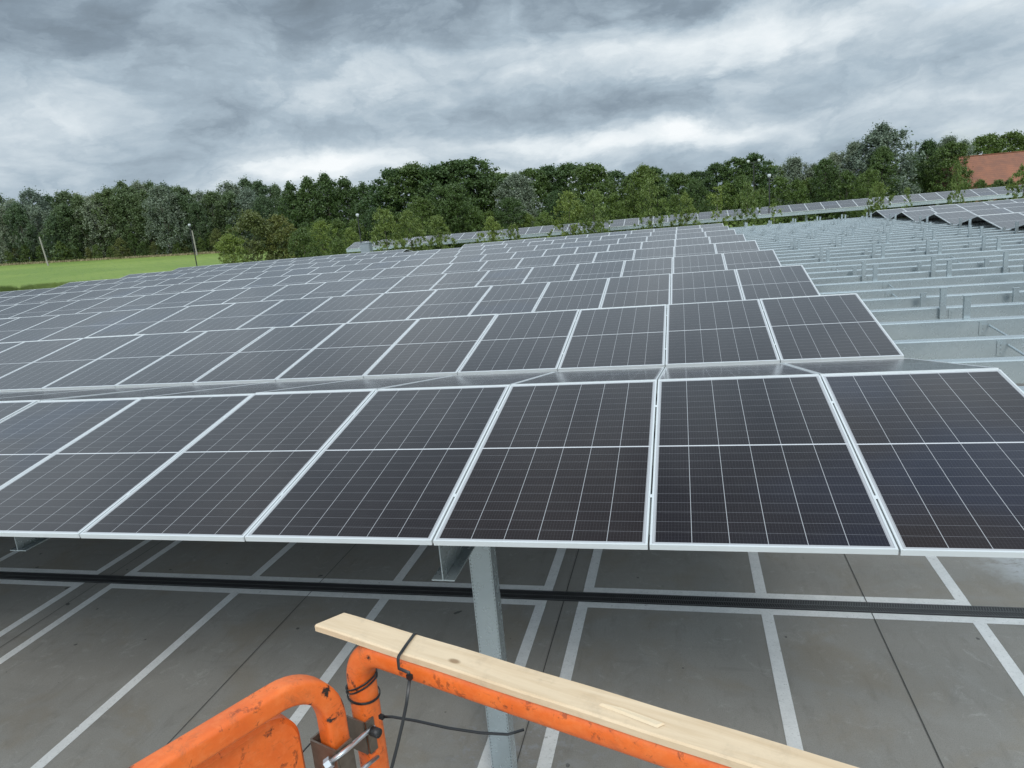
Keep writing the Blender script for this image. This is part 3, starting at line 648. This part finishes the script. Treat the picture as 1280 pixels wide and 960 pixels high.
# main mid distance trees: kind, u, top v, depth, width
MID = [('spiky', 372, 228, 150, .9, 'dark ragged tree just right of the pale forest crowns'), ('spiky', 393, 221, 150, 1.0, 'dark narrow tree left of the pair with pointed tops'), ('spiky', 415, 217, 148, 1.0, 'dark tree with a tall pointed top left of the bright gap of sky'),
 ('spiky', 438, 222, 150, 1.05, 'dark tree with a ragged top above the lamp post with the round head'), ('spiky', 460, 228, 148, .95, 'dark tree with lower top left of the sky gap'), ('dark', 478, 240, 140, .9, 'low dark tree filling the notch under the bright sky gap'),
 ('dark', 497, 210, 135, .85, 'tall dark tree at the left of the highest dark clump'), ('dark', 522, 205, 133, .9, 'second tall dark tree of the highest dark clump'), ('dark', 548, 206, 134, .9, 'third tall dark tree of the highest dark clump'),
 ('dark', 572, 200, 133, .85, 'tallest dark tree of the clump with a double top'), ('dark', 596, 198, 135, .9, 'dark tree at the right summit of the tall clump'), ('dark', 614, 216, 136, .8, 'dark tree stepping down at the right of the tall clump'),
 ('silver', 648, 217, 130, .72, 'silvery willow between the tall dark clump and the green gap'), ('green', 632, 216, 165, .8, 'green tree behind the silvery willow'), ('green', 668, 210, 165, .8, 'round green tree on the skyline above the green gap'),
 ('dark', 690, 206, 168, .8, 'dark rounded tree on the skyline right of the green gap'), ('dark', 716, 203, 165, .8, 'dark green skyline tree above the leafy pair'), ('green', 742, 203, 150, .8, 'tall green tree on the skyline behind the leafy pair'),
 ('dark', 770, 213, 165, .8, 'dark skyline tree in a shallow dip'), ('green', 796, 216, 150, .85, 'green tree left of the rounded yellowish crown'), ('dark', 818, 209, 160, .8, 'dark skyline tree above the yellowish crown'),
 ('green', 848, 216, 150, .85, 'green tree in the middle of the right tree belt'), ('dark', 872, 213, 155, .8, 'dark tree left of the high dark group'), ('dark', 897, 203, 150, .75, 'dark tree at the left of the high dark group'),
 ('dark', 920, 197, 148, .75, 'dark tree in the high dark group beside the tall lamp'), ('dark', 943, 192, 148, .75, 'highest of the dark trees, behind the tall double lamp'), ('green', 966, 206, 150, .8, 'green tree stepping down right of the high dark group'),
 ('silver', 992, 197, 125, .62, 'silvery willow left of the big willows'), ('silver', 1018, 205, 125, .6, 'low silvery willow left of the big willows'), ('silver', 1042, 192, 120, .62, 'pale willow rising towards the biggest willow'),
 ('silver', 1068, 178, 118, .58, 'pale willow adjoining the biggest willow'), ('silver', 1103, 156, 115, .78, 'biggest silvery willow, tallest tree of the right side'), ('green', 1086, 210, 98, .5, 'bushy green tree under the biggest willow'),
 ('dark', 1142, 192, 130, .6, 'dark tree in the dip right of the biggest willow'), ('silver', 1160, 183, 138, .6, 'bluish willow right of the dip'), ('silver', 1184, 171, 138, .62, 'bluish willow left of the red roofed house'),
 ('silver', 1204, 176, 138, .5, 'narrow bluish willow behind the chimney'), ('green', 1232, 168, 165, .85, 'round green oak behind the red roof'), ('green', 1262, 165, 165, .9, 'wide green oak behind the red roof'), ('green', 1296, 168, 165, .9, 'green oak behind the roof at the picture edge'), ('green', 1330, 170, 165, .9, 'green oak outside the picture edge')]
for kd, u, vt, D, w, lab in MID: tree(kd, u, vt, D=D, wide=w*{'spiky': 1.0, 'silver': 1.55}.get(kd, 1.4), label=lab, group='trees beyond the far canopy')
# understorey behind the far canopy
US = []
for i in range(44):
    u = 385 + i*21 + r_.uniform(-5, 5); hz = 329-.0902*u
    kd = r_.choice(['bush', 'bush', 'dark', 'green']); up_ = r_.uniform(26, 52) if kd in ('dark', 'green') else r_.uniform(8, 22)
    if 655 < u < 692: kd, up_ = 'yellow', 3
    if 1195 < u < 1300: kd, up_ = 'bush', r_.uniform(-9, -4)
    tree(kd, u, hz-up_, D=112+r_.uniform(-6, 12) if not 1195 < u else 92, wide=r_.uniform(.7, 1.), label='%s in the undergrowth behind the far canopy, %s from the left' % ('leafy tree' if kd in ('dark', 'green') else 'low bush', ORD[i+1]), group='undergrowth behind the far canopy', name='tree' if kd in ('dark', 'green') else 'bush')
NEAR = [('olive', 318, 262, 100, 1.15, 'large olive brown bush at the right end of the field', 'bush'), ('olive', 350, 268, 102, 1.0, 'smaller olive bush right of the large olive one', 'bush'), ('yellow', 288, 292, 92, .95, 'yellow green bush at the corner of the field', 'bush'),
 ('bush', 378, 284, 95, .9, 'green bush right of the olive bushes', 'bush'), ('light', 402, 274, 98, .9, 'leafy small tree right of the olive bushes', 'tree'), ('light', 437, 284, 80, .9, 'low bright tree beside the round headed lamp', 'tree'), ('bush', 420, 298, 78, .9, 'low green hedge bush left of the round headed lamp', 'bush')]
for kd, u, vt, D, w, lab, nm in NEAR: tree(kd, u, vt, D=D, wide=w, label=lab, name=nm)
FR = [('light', 482, 258, 54, .62, 'light green young tree left of a pair before the far canopy'), ('light', 512, 262, 56, .6, 'light green young tree with a pointed top'), ('light', 546, 266, 55, .62, 'compact young tree standing right of the pointed one'),
 ('light', 613, 270, 54, .62, 'bushy young tree before the left part of the far canopy'), ('light', 640, 278, 56, .5, 'small thin young tree beside the bushy one'), ('light', 712, 238, 55, .66, 'big leafy tree at the left of the leafy pair'), ('light', 742, 234, 54, .66, 'big leafy tree at the right of the leafy pair'),
 ('light', 813, 222, 55, .52, 'tall yellowish tree before the middle of the far canopy'), ('light', 858, 238, 55, .55, 'leafy tree right of the tall yellowish one'), ('sapling', 897, 230, 54, .8, 'thin sapling with pale stem before the canopy'), ('light', 934, 228, 55, .5, 'young tree left of the white headed lamp'),
 ('sapling', 968, 250, 54, .8, 'thin sapling right of the white headed lamp'), ('light', 1098, 224, 54, .50, 'dark leafy tree left of the zigzag roof peak'), ('sapling', 1134, 232, 54, .55, 'tiny reddish sapling above the zigzag roof'), ('light', 1196, 203, 54, .30, 'slender dark tree in front of the red roof'), ('light', 1282, 204, 54, .6, 'leafy tree cut by the right picture edge')]
for kd, u, vt, y, w, lab in FR: tree(kd, u, vt, y=y+.0, wide=w*1.12 if kd == 'light' else w, label=lab)
# weedy hedge strip behind the car park and tall grass on the field
def tufts(name, pts_, hmin, hmax, w, mt, label, seed):
    g = np.random.default_rng(seed); n = len(pts_); P_ = np.asarray(pts_); a = g.random(n)*6.28; h = hmin+(hmax-hmin)*g.random(n); dx = np.cos(a)*w; dy = np.sin(a)*w; tx = g.normal(size=n)*.35*h; ty = g.normal(size=n)*.35*h
    v = np.stack([P_-np.stack([dx, dy, 0*a], 1), P_+np.stack([dx, dy, 0*a], 1), P_+np.stack([tx, ty, h], 1)], 1).reshape(-1, 3)
    me = bpy.data.meshes.new(name); me.from_pydata(v.tolist(), [], np.arange(3*n).reshape(-1, 3).tolist()); me.materials.append(mt)
    o = bpy.data.objects.new(name, me); C.objects.link(o); tag(o, label, 'plants', kind='stuff'); return o
def strip(n, x0, x1, yf, wy, seed):
    g = np.random.default_rng(seed); x = x0+(x1-x0)*g.random(n); y = yf(x) + wy*g.random(n); return np.stack([x, y, terr(x, y)-.05], 1)
tufts('weed_strip', strip(8000, -52, 40, lambda x: 47.+0*x, 11., 4), .4, 1.5, .10, LM['light'], 'rough green weeds growing behind the car park', 4)
def field_edge(n, v_off, dv, D, seed, wy):
    g = np.random.default_rng(seed); u = -160+460*g.random(n); d = D + wy*g.random(n); pp = np.array([at(a, 329-.0902*a, D=b) for a, b in zip(u, d)]); return np.stack([pp[:, 0], pp[:, 1], terr(pp[:, 0], pp[:, 1])-.05], 1)
tufts('field_grass_edge', field_edge(26000, 0, 0, 84, 8, 13), .15, .6, .09, LM['light'], 'tall seeding grass along the near edge of the field', 8)
drym = mat('dry_grass_mat', plain((.20, .17, .09), (.32, .27, .15), 3.), Roughness=.9)
tufts('dry_grass_edge', field_edge(5000, 0, 0, 175, 10, 3), .2, .6, .16, drym, 'dry yellow grass along the forest foot', 9)
# ------------------------------------------------------------------ posts, lamps, cabinet
def lamp(u, vt, D, label, double=False, r=.07, head='cap'):
    p = at(u, vt, D=D); gz = float(terr(p[0], p[1])); h = p[2]-gz; o = empty('street_lamp', (p[0], p[1], gz)); tag(o, label, 'street lamp')
    bm = bmesh.new(); sweep(bm, [(0, 0, 0), (0, 0, 1.2), (0, 0, 1.21), (0, 0, h)], circ(r, 8), scale=[1.3, 1.3, 1, .75]); newobj('pole', bm, M['dark'] if head != 'grey' else M['galv'], o)
    wm = M['lampw']
    for s_ in ((-1, 1) if double else (0,)):
        bm = bmesh.new()
        if double: sweep(bm, [(0, 0, h-.1), (s_*.5, 0, h+.1)], circ(.04, 6)); newobj('arm', bm, M['dark'], o); bm = bmesh.new()
        cx = s_*.6
        sweep(bm, [(cx, 0, h-.02), (cx, 0, h+.12), (cx, 0, h+.26), (cx, 0, h+.32)], circ(.17, 10), scale=[.6, 1., 1., .6]); newobj('lamp_head', bm, wm, o, True)
    return o
M['lampw'] = mat('lamp_diffuser', plain((.40, .42, .43), (.5, .51, .52)), Roughness=.4)
lamp(237, 283, 92, 'dark street lamp rising before the forest at the right of the field')
lamp(447, 271, 74, 'street lamp with round white head before the dark trees')
lamp(961.5, 222, 66, 'street lamp with bright white head left of the steel frame')
lamp(942, 203, 84, 'tallest lamp with two arms against the skyline tree', True)
def pole(u, vt, vb_du, D, label, lean):
    p = at(u, vt, D=D); gz = float(terr(p[0], p[1])); h = p[2]-gz
    bm = bmesh.new(); sweep(bm, [(lean*h, 0, -.2), (0, 0, h)], circ(.16, 8), scale=[1.1, .8]); o = newobj('utility_pole', bm, M['pale_bark']); o.location = (p[0], p[1], gz); tag(o, label, 'pole'); return o
pole(49, 296, 0, 160, 'pale leaning wooden pole before the forest at far left', .10)
pole(240, 288, 0, 170, 'pale wooden pole leaning just behind the dark street lamp', .02)
bm = bmesh.new(); sweep(bm, [(0, 0, 0), (0, 0, 16)], circ(.12, 6)); sweep(bm, [(-.5, 0, 15.2), (.5, 0, 15.2)], circ(.05, 5)); p = at(1145, 180, D=170); o = newobj('mast', bm, M['dark']); o.location = (p[0], p[1], p[2]-16); tag(o, 'thin dark mast sticking out of the trees against the pale sky', 'mast')
p = at(458, 309, D=66); gz = float(terr(p[0], p[1])); o = empty('cabinet', (p[0], p[1], gz)); tag(o, 'grey metal cabinet beside the round headed lamp', 'cabinet')
hh = p[2]-gz+.35; gmx = mat('grey_cabinet_paint', plain((.20, .23, .26), (.28, .31, .34)), Roughness=.5)
newobj('body', boxes([((-.45, -.35, 0), (.45, .35, hh))]), gmx, o); newobj('lid', boxes([((-.5, -.4, hh+.0005), (.5, .4, hh+.06))]), gmx, o); newobj('door', boxes([((-.38, -.372, .2), (.38, -.3505, hh-.12))]), gmx, o)
# ------------------------------------------------------------------ house with the red roof
def f_tile(t, b):
    x, y, z = t.sep(t.coord())[0:3]; a = t.m('FRACT', t.m('MULTIPLY', x, 3.6)); zz = t.m('FRACT', t.m('MULTIPLY', z, 3.2)); n = t.noise(t.coord(), .5, 5, .65, .6); f = t.noise(t.coord(), 5., 3)
    c = t.mix(t.ss(n, .35, .7), (.27, .105, .055), (.155, .07, .045)); c = t.mix(t.m('MULTIPLY', f, .4), c, (.26, .125, .085)); c = t.mix(t.m('MULTIPLY', t.m('LESS_THAN', zz, .16), .5), c, (.12, .05, .035)); c = t.mix(t.m('MULTIPLY', t.m('LESS_THAN', a, .15), .3), c, (.14, .06, .04)); t.lk(c, b.inputs['Base Color'])
def f_brick(t, b):
    br = t.t.nodes.new('ShaderNodeTexBrick'); x, y, z = t.sep(t.coord())[0:3]; t.lk(t.comb(t.m('ADD', x, y), z), br.inputs['Vector']); br.inputs['Scale'].default_value = 4.
    br.inputs['Color1'].default_value = (.27, .10, .065, 1); br.inputs['Color2'].default_value = (.34, .14, .09, 1); br.inputs['Mortar'].default_value = (.3, .27, .24, 1); t.lk(br.outputs[0], b.inputs['Base Color'])
M['tile'] = mat('red_roof_tiles', f_tile, Roughness=.8); M['brick'] = mat('red_brick', f_brick, Roughness=.85)
hp = at(1179, 198.5, D=118); hs = empty('brick_house', (hp[0], hp[1], 0.), math.radians(8)); tag(hs, 'brick house with a long red tiled roof behind the trees at right', 'house')
rz_, ez, hw, hl = hp[2], hp[2]-4.3, 5.4, 30.
bm = bmesh.new()
A = [(0, -hw+.4, 0), (0, hw-.4, 0), (0, hw-.4, ez), (0, 0, rz_-.35), (0, -hw+.4, ez)]
va = [bm.verts.new((.3, y, z)) for _, y, z in A]; vb = [bm.verts.new((hl-.3, y, z)) for _, y, z in A]
bm.faces.new(va[::-1]); bm.faces.new(vb)
for i in range(5): bm.faces.new((va[i], va[(i+1) % 5], vb[(i+1) % 5], vb[i]))
newobj('wall', bm, M['brick'], hs)
bm = bmesh.new()
for s_ in (-1, 1):
    q = [(0, 0, rz_), (hl, 0, rz_), (hl, s_*(hw+.2), ez-.25), (0, s_*(hw+.2), ez-.25)]
    t_ = [bm.verts.new(p) for p in q]; b_ = [bm.verts.new((p[0], p[1], p[2]-.2)) for p in q]
    bm.faces.new(t_); bm.faces.new(b_[::-1])
    for i in range(4): bm.faces.new((t_[i], b_[i], b_[(i+1) % 4], t_[(i+1) % 4]))
rf = newobj('roof', bm, M['tile'], hs)
newobj('chimney', boxes([((1.2, -.5, rz_-.9), (2.1, .4, rz_+.55))]), M['brick'], rf)
newobj('ridge_tiles', boxes([((0, -.14, rz_+.001), (hl, .14, rz_+.10))]), M['tile'], rf)
wf = mat('white_window_paint', plain((.6, .6, .58), (.7, .7, .68)), Roughness=.5); dg = mat('dark_pane', plain((.02, .025, .03), (.03, .035, .04)), Roughness=.1)
for x in (4, 9, 14, 19, 24):
    w_ = newobj('window', boxes([((x, -hw+.33, 1.), (x+1.5, -hw+.399, 2.4))]), wf, hs); newobj('pane', boxes([((x+.1, -hw+.31, 1.1), (x+1.4, -hw+.329, 2.3))]), dg, w_)
# ------------------------------------------------------------------ the lift basket in the foreground
bk = empty('lift_basket', (.2, -3.9, G+.05)); tag(bk, 'orange tubular basket of a lifting platform with chipped paint in the foreground', 'lift basket')
bpy.context.view_layer.update()
def bobj(name, bm, m_, parent=bk, smooth=True):
    o = newobj(name, bm, m_, None, smooth); o.parent = parent; o.matrix_parent_inverse = Matrix.Translation(-Vector((.2, -3.9, G+.05))); return o
dA = Vector((math.cos(math.radians(-19.1)), math.sin(math.radians(-19.1)), 0)); nA = Vector((-dA.y, dA.x, 0))
zA = G + 1.180-.014-.026
pA = Vector((-.16, -2.850, zA)); corner = pA - dA*.257
PA_x = corner
postA_dir = Vector((0, 0, -1))
pth = [corner + Vector((0, 0, -1.05))] + [corner + Vector((0, 0, -.5))] + fillet(corner + Vector((0, 0, -.4)), corner, corner + dA*.5, .075, 10) + [corner + dA*t for t in (.3, .6, .9, 1.2)]
e2 = corner + dA*1.5
pth += fillet(corner + dA*1.3, e2, e2 + Vector((0, 0, -.5)), .075, 8) + [e2 + Vector((0, 0, -1.05))]
bm = bmesh.new(); sweep(bm, pth, sqr(.052, .052, .020, 4), upv=nA); bobj('front_rail', bm, M['orange'])
# left side rail (its own hoop, clamped beside the front one)
pb = Vector((-.416, -2.872, 0)); q = Vector(at(216, 953, z=G+1.158)); dB = Vector((q.x-pb.x, q.y-pb.y, 0)).normalized(); zB = G+1.160; cb_ = Vector((pb.x, pb.y, zB))
pth = [cb_ + Vector((0, 0, -1.05)), cb_ + Vector((0, 0, -.4))] + fillet(cb_ + Vector((0, 0, -.35)), cb_, cb_ + dB*.4, .10, 12) + [cb_ + dB*t for t in (.25, .5, .8)]
e3 = cb_ + dB*1.1; pth += fillet(cb_ + dB*.9, e3, e3 + Vector((0, 0, -.4)), .085, 8) + [e3 + Vector((0, 0, -1.05))]
nB = Vector((-dB.y, dB.x, 0))
bm = bmesh.new(); sweep(bm, pth, sqr(.043, .043, .009, 4), upv=nB); bobj('side_rail', bm, M['orange'])
# panel inside the side hoop: rounded sheet-metal plate
bm = bmesh.new(); o0 = cb_ + dB*.052 + Vector((0, 0, -.056)) - nB*.046; prof_ = []
wP, hP, rP = .80, .42, .062
for cx, cz, a0 in ((rP, -rP, 90), (wP-rP, -rP, 0), (wP-rP, -hP+rP, -90), (rP, -hP+rP, 180)):
    for i in range(9):
        a = math.radians(a0 + (90-90*i/8 if a0 != 0 else 90-90*i/8)); prof_.append((cx + rP*math.cos(a), cz + rP*math.sin(a)))
prof_ = []
for cx, cz, a0 in ((rP, -rP, 180), (wP-rP, -rP, 90), (wP-rP, -hP+rP, 0), (rP, -hP+rP, -90)):
    for i in range(9): a = math.radians(a0-90*i/8); prof_.append((cx+rP*math.cos(a), cz+rP*math.sin(a)))
rings = []
for off, ins in ((-.022, .006), (-.016, 0), (.016, 0), (.022, .006)):
    rings.append([bm.verts.new(o0 + dB*(wP/2 + (a-wP/2)*(1-2*ins/wP)) + Vector((0, 0, -hP/2+(z+hP/2)*(1-2*ins/hP))) + nB*off) for a, z in prof_])
n_ = len(prof_)
for i in range(3):
    for j in range(n_): bm.faces.new((rings[i][j], rings[i][(j+1) % n_], rings[i+1][(j+1) % n_], rings[i+1][j]))
bm.faces.new(rings[0][::-1]); bm.faces.new(rings[3]); bobj('side_panel', bm, M['orange'], smooth=False)
# rest of the basket (below and behind the view)
bm = bmesh.new(); 
for zz in (-.55,):
    sweep(bm, [corner + Vector((0, 0, zz)) + dA*.03, e2 + Vector((0, 0, zz)) - dA*.03], circ(.018, 10))
bobj('middle_rail', bm, M['orange'])
bm = bmesh.new(); fl0 = corner + Vector((0, 0, -1.05)); c4 = [fl0, fl0 + dA*1.5, fl0 + dA*1.5 - nA*1.15, fl0 - nA*1.15]
t_ = [bm.verts.new(p) for p in c4]; b_ = [bm.verts.new(p - Vector((0, 0, .05))) for p in c4]; bm.faces.new(t_); bm.faces.new(b_[::-1])
for i in range(4): bm.faces.new((t_[i], b_[i], b_[(i+1) % 4], t_[(i+1) % 4]))
bobj('floor', bm, M['galv'], smooth=False)
# clamp joining the two posts: two bent plates and a U-bolt with nuts
zc = G + .985; pcA = Vector((corner.x, corner.y, zc)); pcB = Vector((pb.x, pb.y, zc)); ab = (pcA-pcB); ab.z = 0; L_ = ab.length; ab.normalize(); nn = Vector((-ab.y, ab.x, 0))
if nn.dot(Vector((CAM[0], CAM[1], 0)) - Vector((pcA.x, pcA.y, 0))) < 0: nn = -nn
def slab(bm, c, ex, ey, ez, sx, sy, sz):
    vs = [bm.verts.new(c + ex*(a*sx/2) + ey*(b*sy/2) + ez*(d*sz/2)) for a in (-1, 1) for b in (-1, 1) for d in (-1, 1)]
    for f in ((0, 1, 3, 2), (4, 6, 7, 5), (0, 4, 5, 1), (2, 3, 7, 6), (0, 2, 6, 4), (1, 5, 7, 3)): bm.faces.new([vs[i] for i in f])
Z = Vector((0, 0, 1)); bm = bmesh.new(); hC = .085
zc = at(416, 929, D=(pcB-Vector(CAM)).dot(Vector(FW))-.03)[2] - hC/2; pcB.z = zc; pcA.z = zc - .020
slab(bm, pcB - nA*.030 + dA*.002, dA, nA, Z, .066, .004, hC); slab(bm, pcB - dA*.033 - nA*.004, dA, nA, Z, .004, .048, hC); slab(bm, pcB + dA*.035 - nA*.010, dA, nA, Z, .004, .036, hC)
slab(bm, pcA - nA*.032 - dA*.004, dA, nA, Z, .054, .004, hC*.85); slab(bm, pcA + dA*.0265 - nA*.020, dA, nA, Z, .004, .020, hC*.85)
clp = bobj('clamp', bm, M['clamp'], smooth=False)
dpB = (pcB-Vector(CAM)).dot(Vector(FW)); dpA = (pcA-Vector(CAM)).dot(Vector(FW))
def cpart(name, bm, m_, sm_=True):
    bb = bobj(name, bm, m_, smooth=sm_); bb.parent = clp; bb.matrix_parent_inverse = Matrix.Identity(4)
u0, u1, u2 = [Vector(at(a, b, D=c)) for a, b, c in ((411, 954, dpB-.055), (432, 938, dpB-.052), (458, 916, dpA-.050))]
bm = bmesh.new(); sweep(bm, [u0, u1, u2, u2 + nA*.02 + dA*.004], circ(.0048, 10)); cpart('u_bolt', bm, M['zinc'])
u3, u4 = Vector(at(472, 946, D=dpA-.04)), Vector(at(450, 964, D=dpB-.05)); bm = bmesh.new(); sweep(bm, [u3, u4], circ(.0042, 8)); cpart('lower_bolt', bm, M['zinc'])
ad = (u1-u0).normalized(); bm = bmesh.new(); sweep(bm, [u0 - ad*.006, u0 + ad*.006], circ(.0105, 6)); cpart('nut', bm, M['zinc'], False)
c = Vector(at(469, 915, D=dpA-.045)); bm = bmesh.new(); sweep(bm, [c - dA*.008, c + dA*.010], circ(.0095, 10)); cpart('bolt_head', bm, M['dark'])
# wooden board on the front rail
N0 = Vector(at(393, 781, z=G+1.18)); F0 = Vector(at(432, 765, z=G+1.18)); wv_ = (F0-N0).dot(nA); cut = (F0-N0).dot(dA)
bd = empty('wooden_board', N0, math.radians(-19.1)); bd.name = 'wooden_board'
bm = bmesh.new(); Lb, th = 1.45, .014
nseg = 40
def brd(x, y, z): return (x, y, z)
ring = []
for i in range(nseg+1):
    t = i/nseg; row = []
    for y, z in ((0, -.003), (.003, 0), (wv_-.003, 0), (wv_, -.003), (wv_, -th), (0, -th)):
        x = (cut*y/wv_) + t*(Lb - cut*y/wv_); row.append(bm.verts.new((x, y, z + .0006*math.sin(i*.9))))
    ring.append(row)
for i in range(nseg):
    for j in range(6): bm.faces.new((ring[i][j], ring[i+1][j], ring[i+1][(j+1) % 6], ring[i][(j+1) % 6]))
bm.faces.new(ring[0]); bm.faces.new(ring[-1][::-1])
bpy.data.objects.remove(bd); bd = newobj('wooden_board', bm, M['wood']); bd.location = N0; bd.rotation_euler = (0, 0, math.radians(-19.1))
tag(bd, 'pale wooden board with knots lying along the top of the orange front rail', 'board')
sp = Vector(at(790, 892, z=G+1.182)); bm = bmesh.new()
vs = [bm.verts.new(p) for p in ((-.055, -.006, 0), (.045, -.008, 0), (.052, .006, 0), (-.02, .004, 0), (-.05, -.003, .0035), (.043, -.005, .003), (.049, .003, .003), (-.018, .002, .004))]
for f in ((0, 1, 5, 4), (1, 2, 6, 5), (2, 3, 7, 6), (3, 0, 4, 7), (4, 5, 6, 7)): bm.faces.new([vs[i] for i in f])
ch = newobj('split_chip', bm, M['splinter'], bd); ch.matrix_parent_inverse = Matrix.Identity(4)
rel = sp - N0; cA, sA = math.cos(math.radians(19.1)), math.sin(math.radians(19.1)); ch.location = (rel.x*cA - rel.y*sA, rel.x*sA + rel.y*cA, .0002); ch.rotation_euler = (0, 0, math.radians(-4))
# cable ties
def strap(pts_, w=.0048, t=.0016, bm=None, upv=(0, 0, 1)): bm = bm or bmesh.new(); sweep(bm, pts_, sqr(w, t, .0006, 2), upv=upv); return bm
tb = Vector(at(518, 793, z=G+1.181)); tn = Vector(at(499, 820, z=G+1.181))
bx_ = tb + Vector((0, 0, .0012)); nx_ = tn - nA*.002
loopp = [tb - Vector((0, 0, .03)) + nA*.003, tb + nA*.003, bx_, (tb+tn)/2 + Vector((0, 0, .0022)), tn + Vector((0, 0, .0012)), nx_ - nA*.002 - Z*.004, nx_ - Z*.022 - nA*.003]
knotp = Vector(at(512, 846, D=((nx_-Vector(CAM)).dot(Vector(FW))-.012)))
loopp += [knotp + Z*.008, knotp]
bm = strap(loopp, .0062); ct = empty('cable_tie', knotp); tag(ct, 'black cable tie around the board and front rail with a long tail hanging down', 'cable tie')
def cobj(name, bm, par, smooth=True):
    o = newobj(name, bm, M['black'], None, smooth); o.parent = par; o.matrix_parent_inverse = Matrix.Translation(-par.location); return o
cobj('loop', bm, ct)
bm = bmesh.new(); slab(bm, knotp + Z*.0, dA, nA, Z, .010, .007, .009); cobj('lock_head', bm, ct, False)
Dk = (knotp-Vector(CAM)).dot(Vector(FW))
tl = [Vector(at(a, b, D=Dk+d)) for a, b, d in ((512, 850, 0), (508, 880, 0), (503, 905, -.005), (496, 935, -.01), (489, 962, -.015), (480, 1000, -.02))]
cobj('tail', strap(tl, .0058, .0030, upv=tuple(FW)), ct)
# tie round post A
Dp = (Vector((corner.x, corner.y, G+1.03))-Vector(CAM)).dot(Vector(FW))
ct2 = empty('cable_tie', Vector(at(477, 896, D=Dp))); tag(ct2, 'black cable tie wound round the orange post, tail sticking out to the right', 'cable tie')
R_ = .0300; bm = bmesh.new()
def helix(z0, tilt, ph=0): return [Vector((corner.x + R_*1.06*math.cos(a), corner.y + R_*1.06*math.sin(a), z0 + tilt*math.cos(a-ph))) for a in [2*math.pi*i/24 for i in range(25)]]
for z0, tl_ in ((G+1.062, .014), (G+1.054, .014), (G+1.030, -.004)): sweep(bm, helix(z0, tl_, 0.), sqr(.0022, .0048, .0006, 2))
cobj('loop', bm, ct2)
bm = bmesh.new(); hk = Vector(at(477, 896, D=Dp-.03)); slab(bm, hk, dA, nA, Z, .010, .007, .008); cobj('lock_head', bm, ct2, False)
tl = [Vector(at(a, b, D=Dp-.03+d)) for a, b, d in ((477, 896, 0), (490, 896, 0), (520, 901, -.01), (560, 910, -.02), (600, 916, -.03), (635, 918, -.03), (655, 912, -.03))]
cobj('tail', strap(tl, .0052, .0034), ct2)
ct3 = [Vector(at(a, b, D=Dp+.02)) for a, b in ((403, 911), (392, 925), (380, 938), (366, 958))]
bm = bmesh.new(); sweep(bm, ct3, sqr(.0044, .0018, .0006, 2)); cobj('short_tail', bm, ct2)
print('panels', len(PAN), 'individual', len(ind), 'smallest', ind[-1][0])
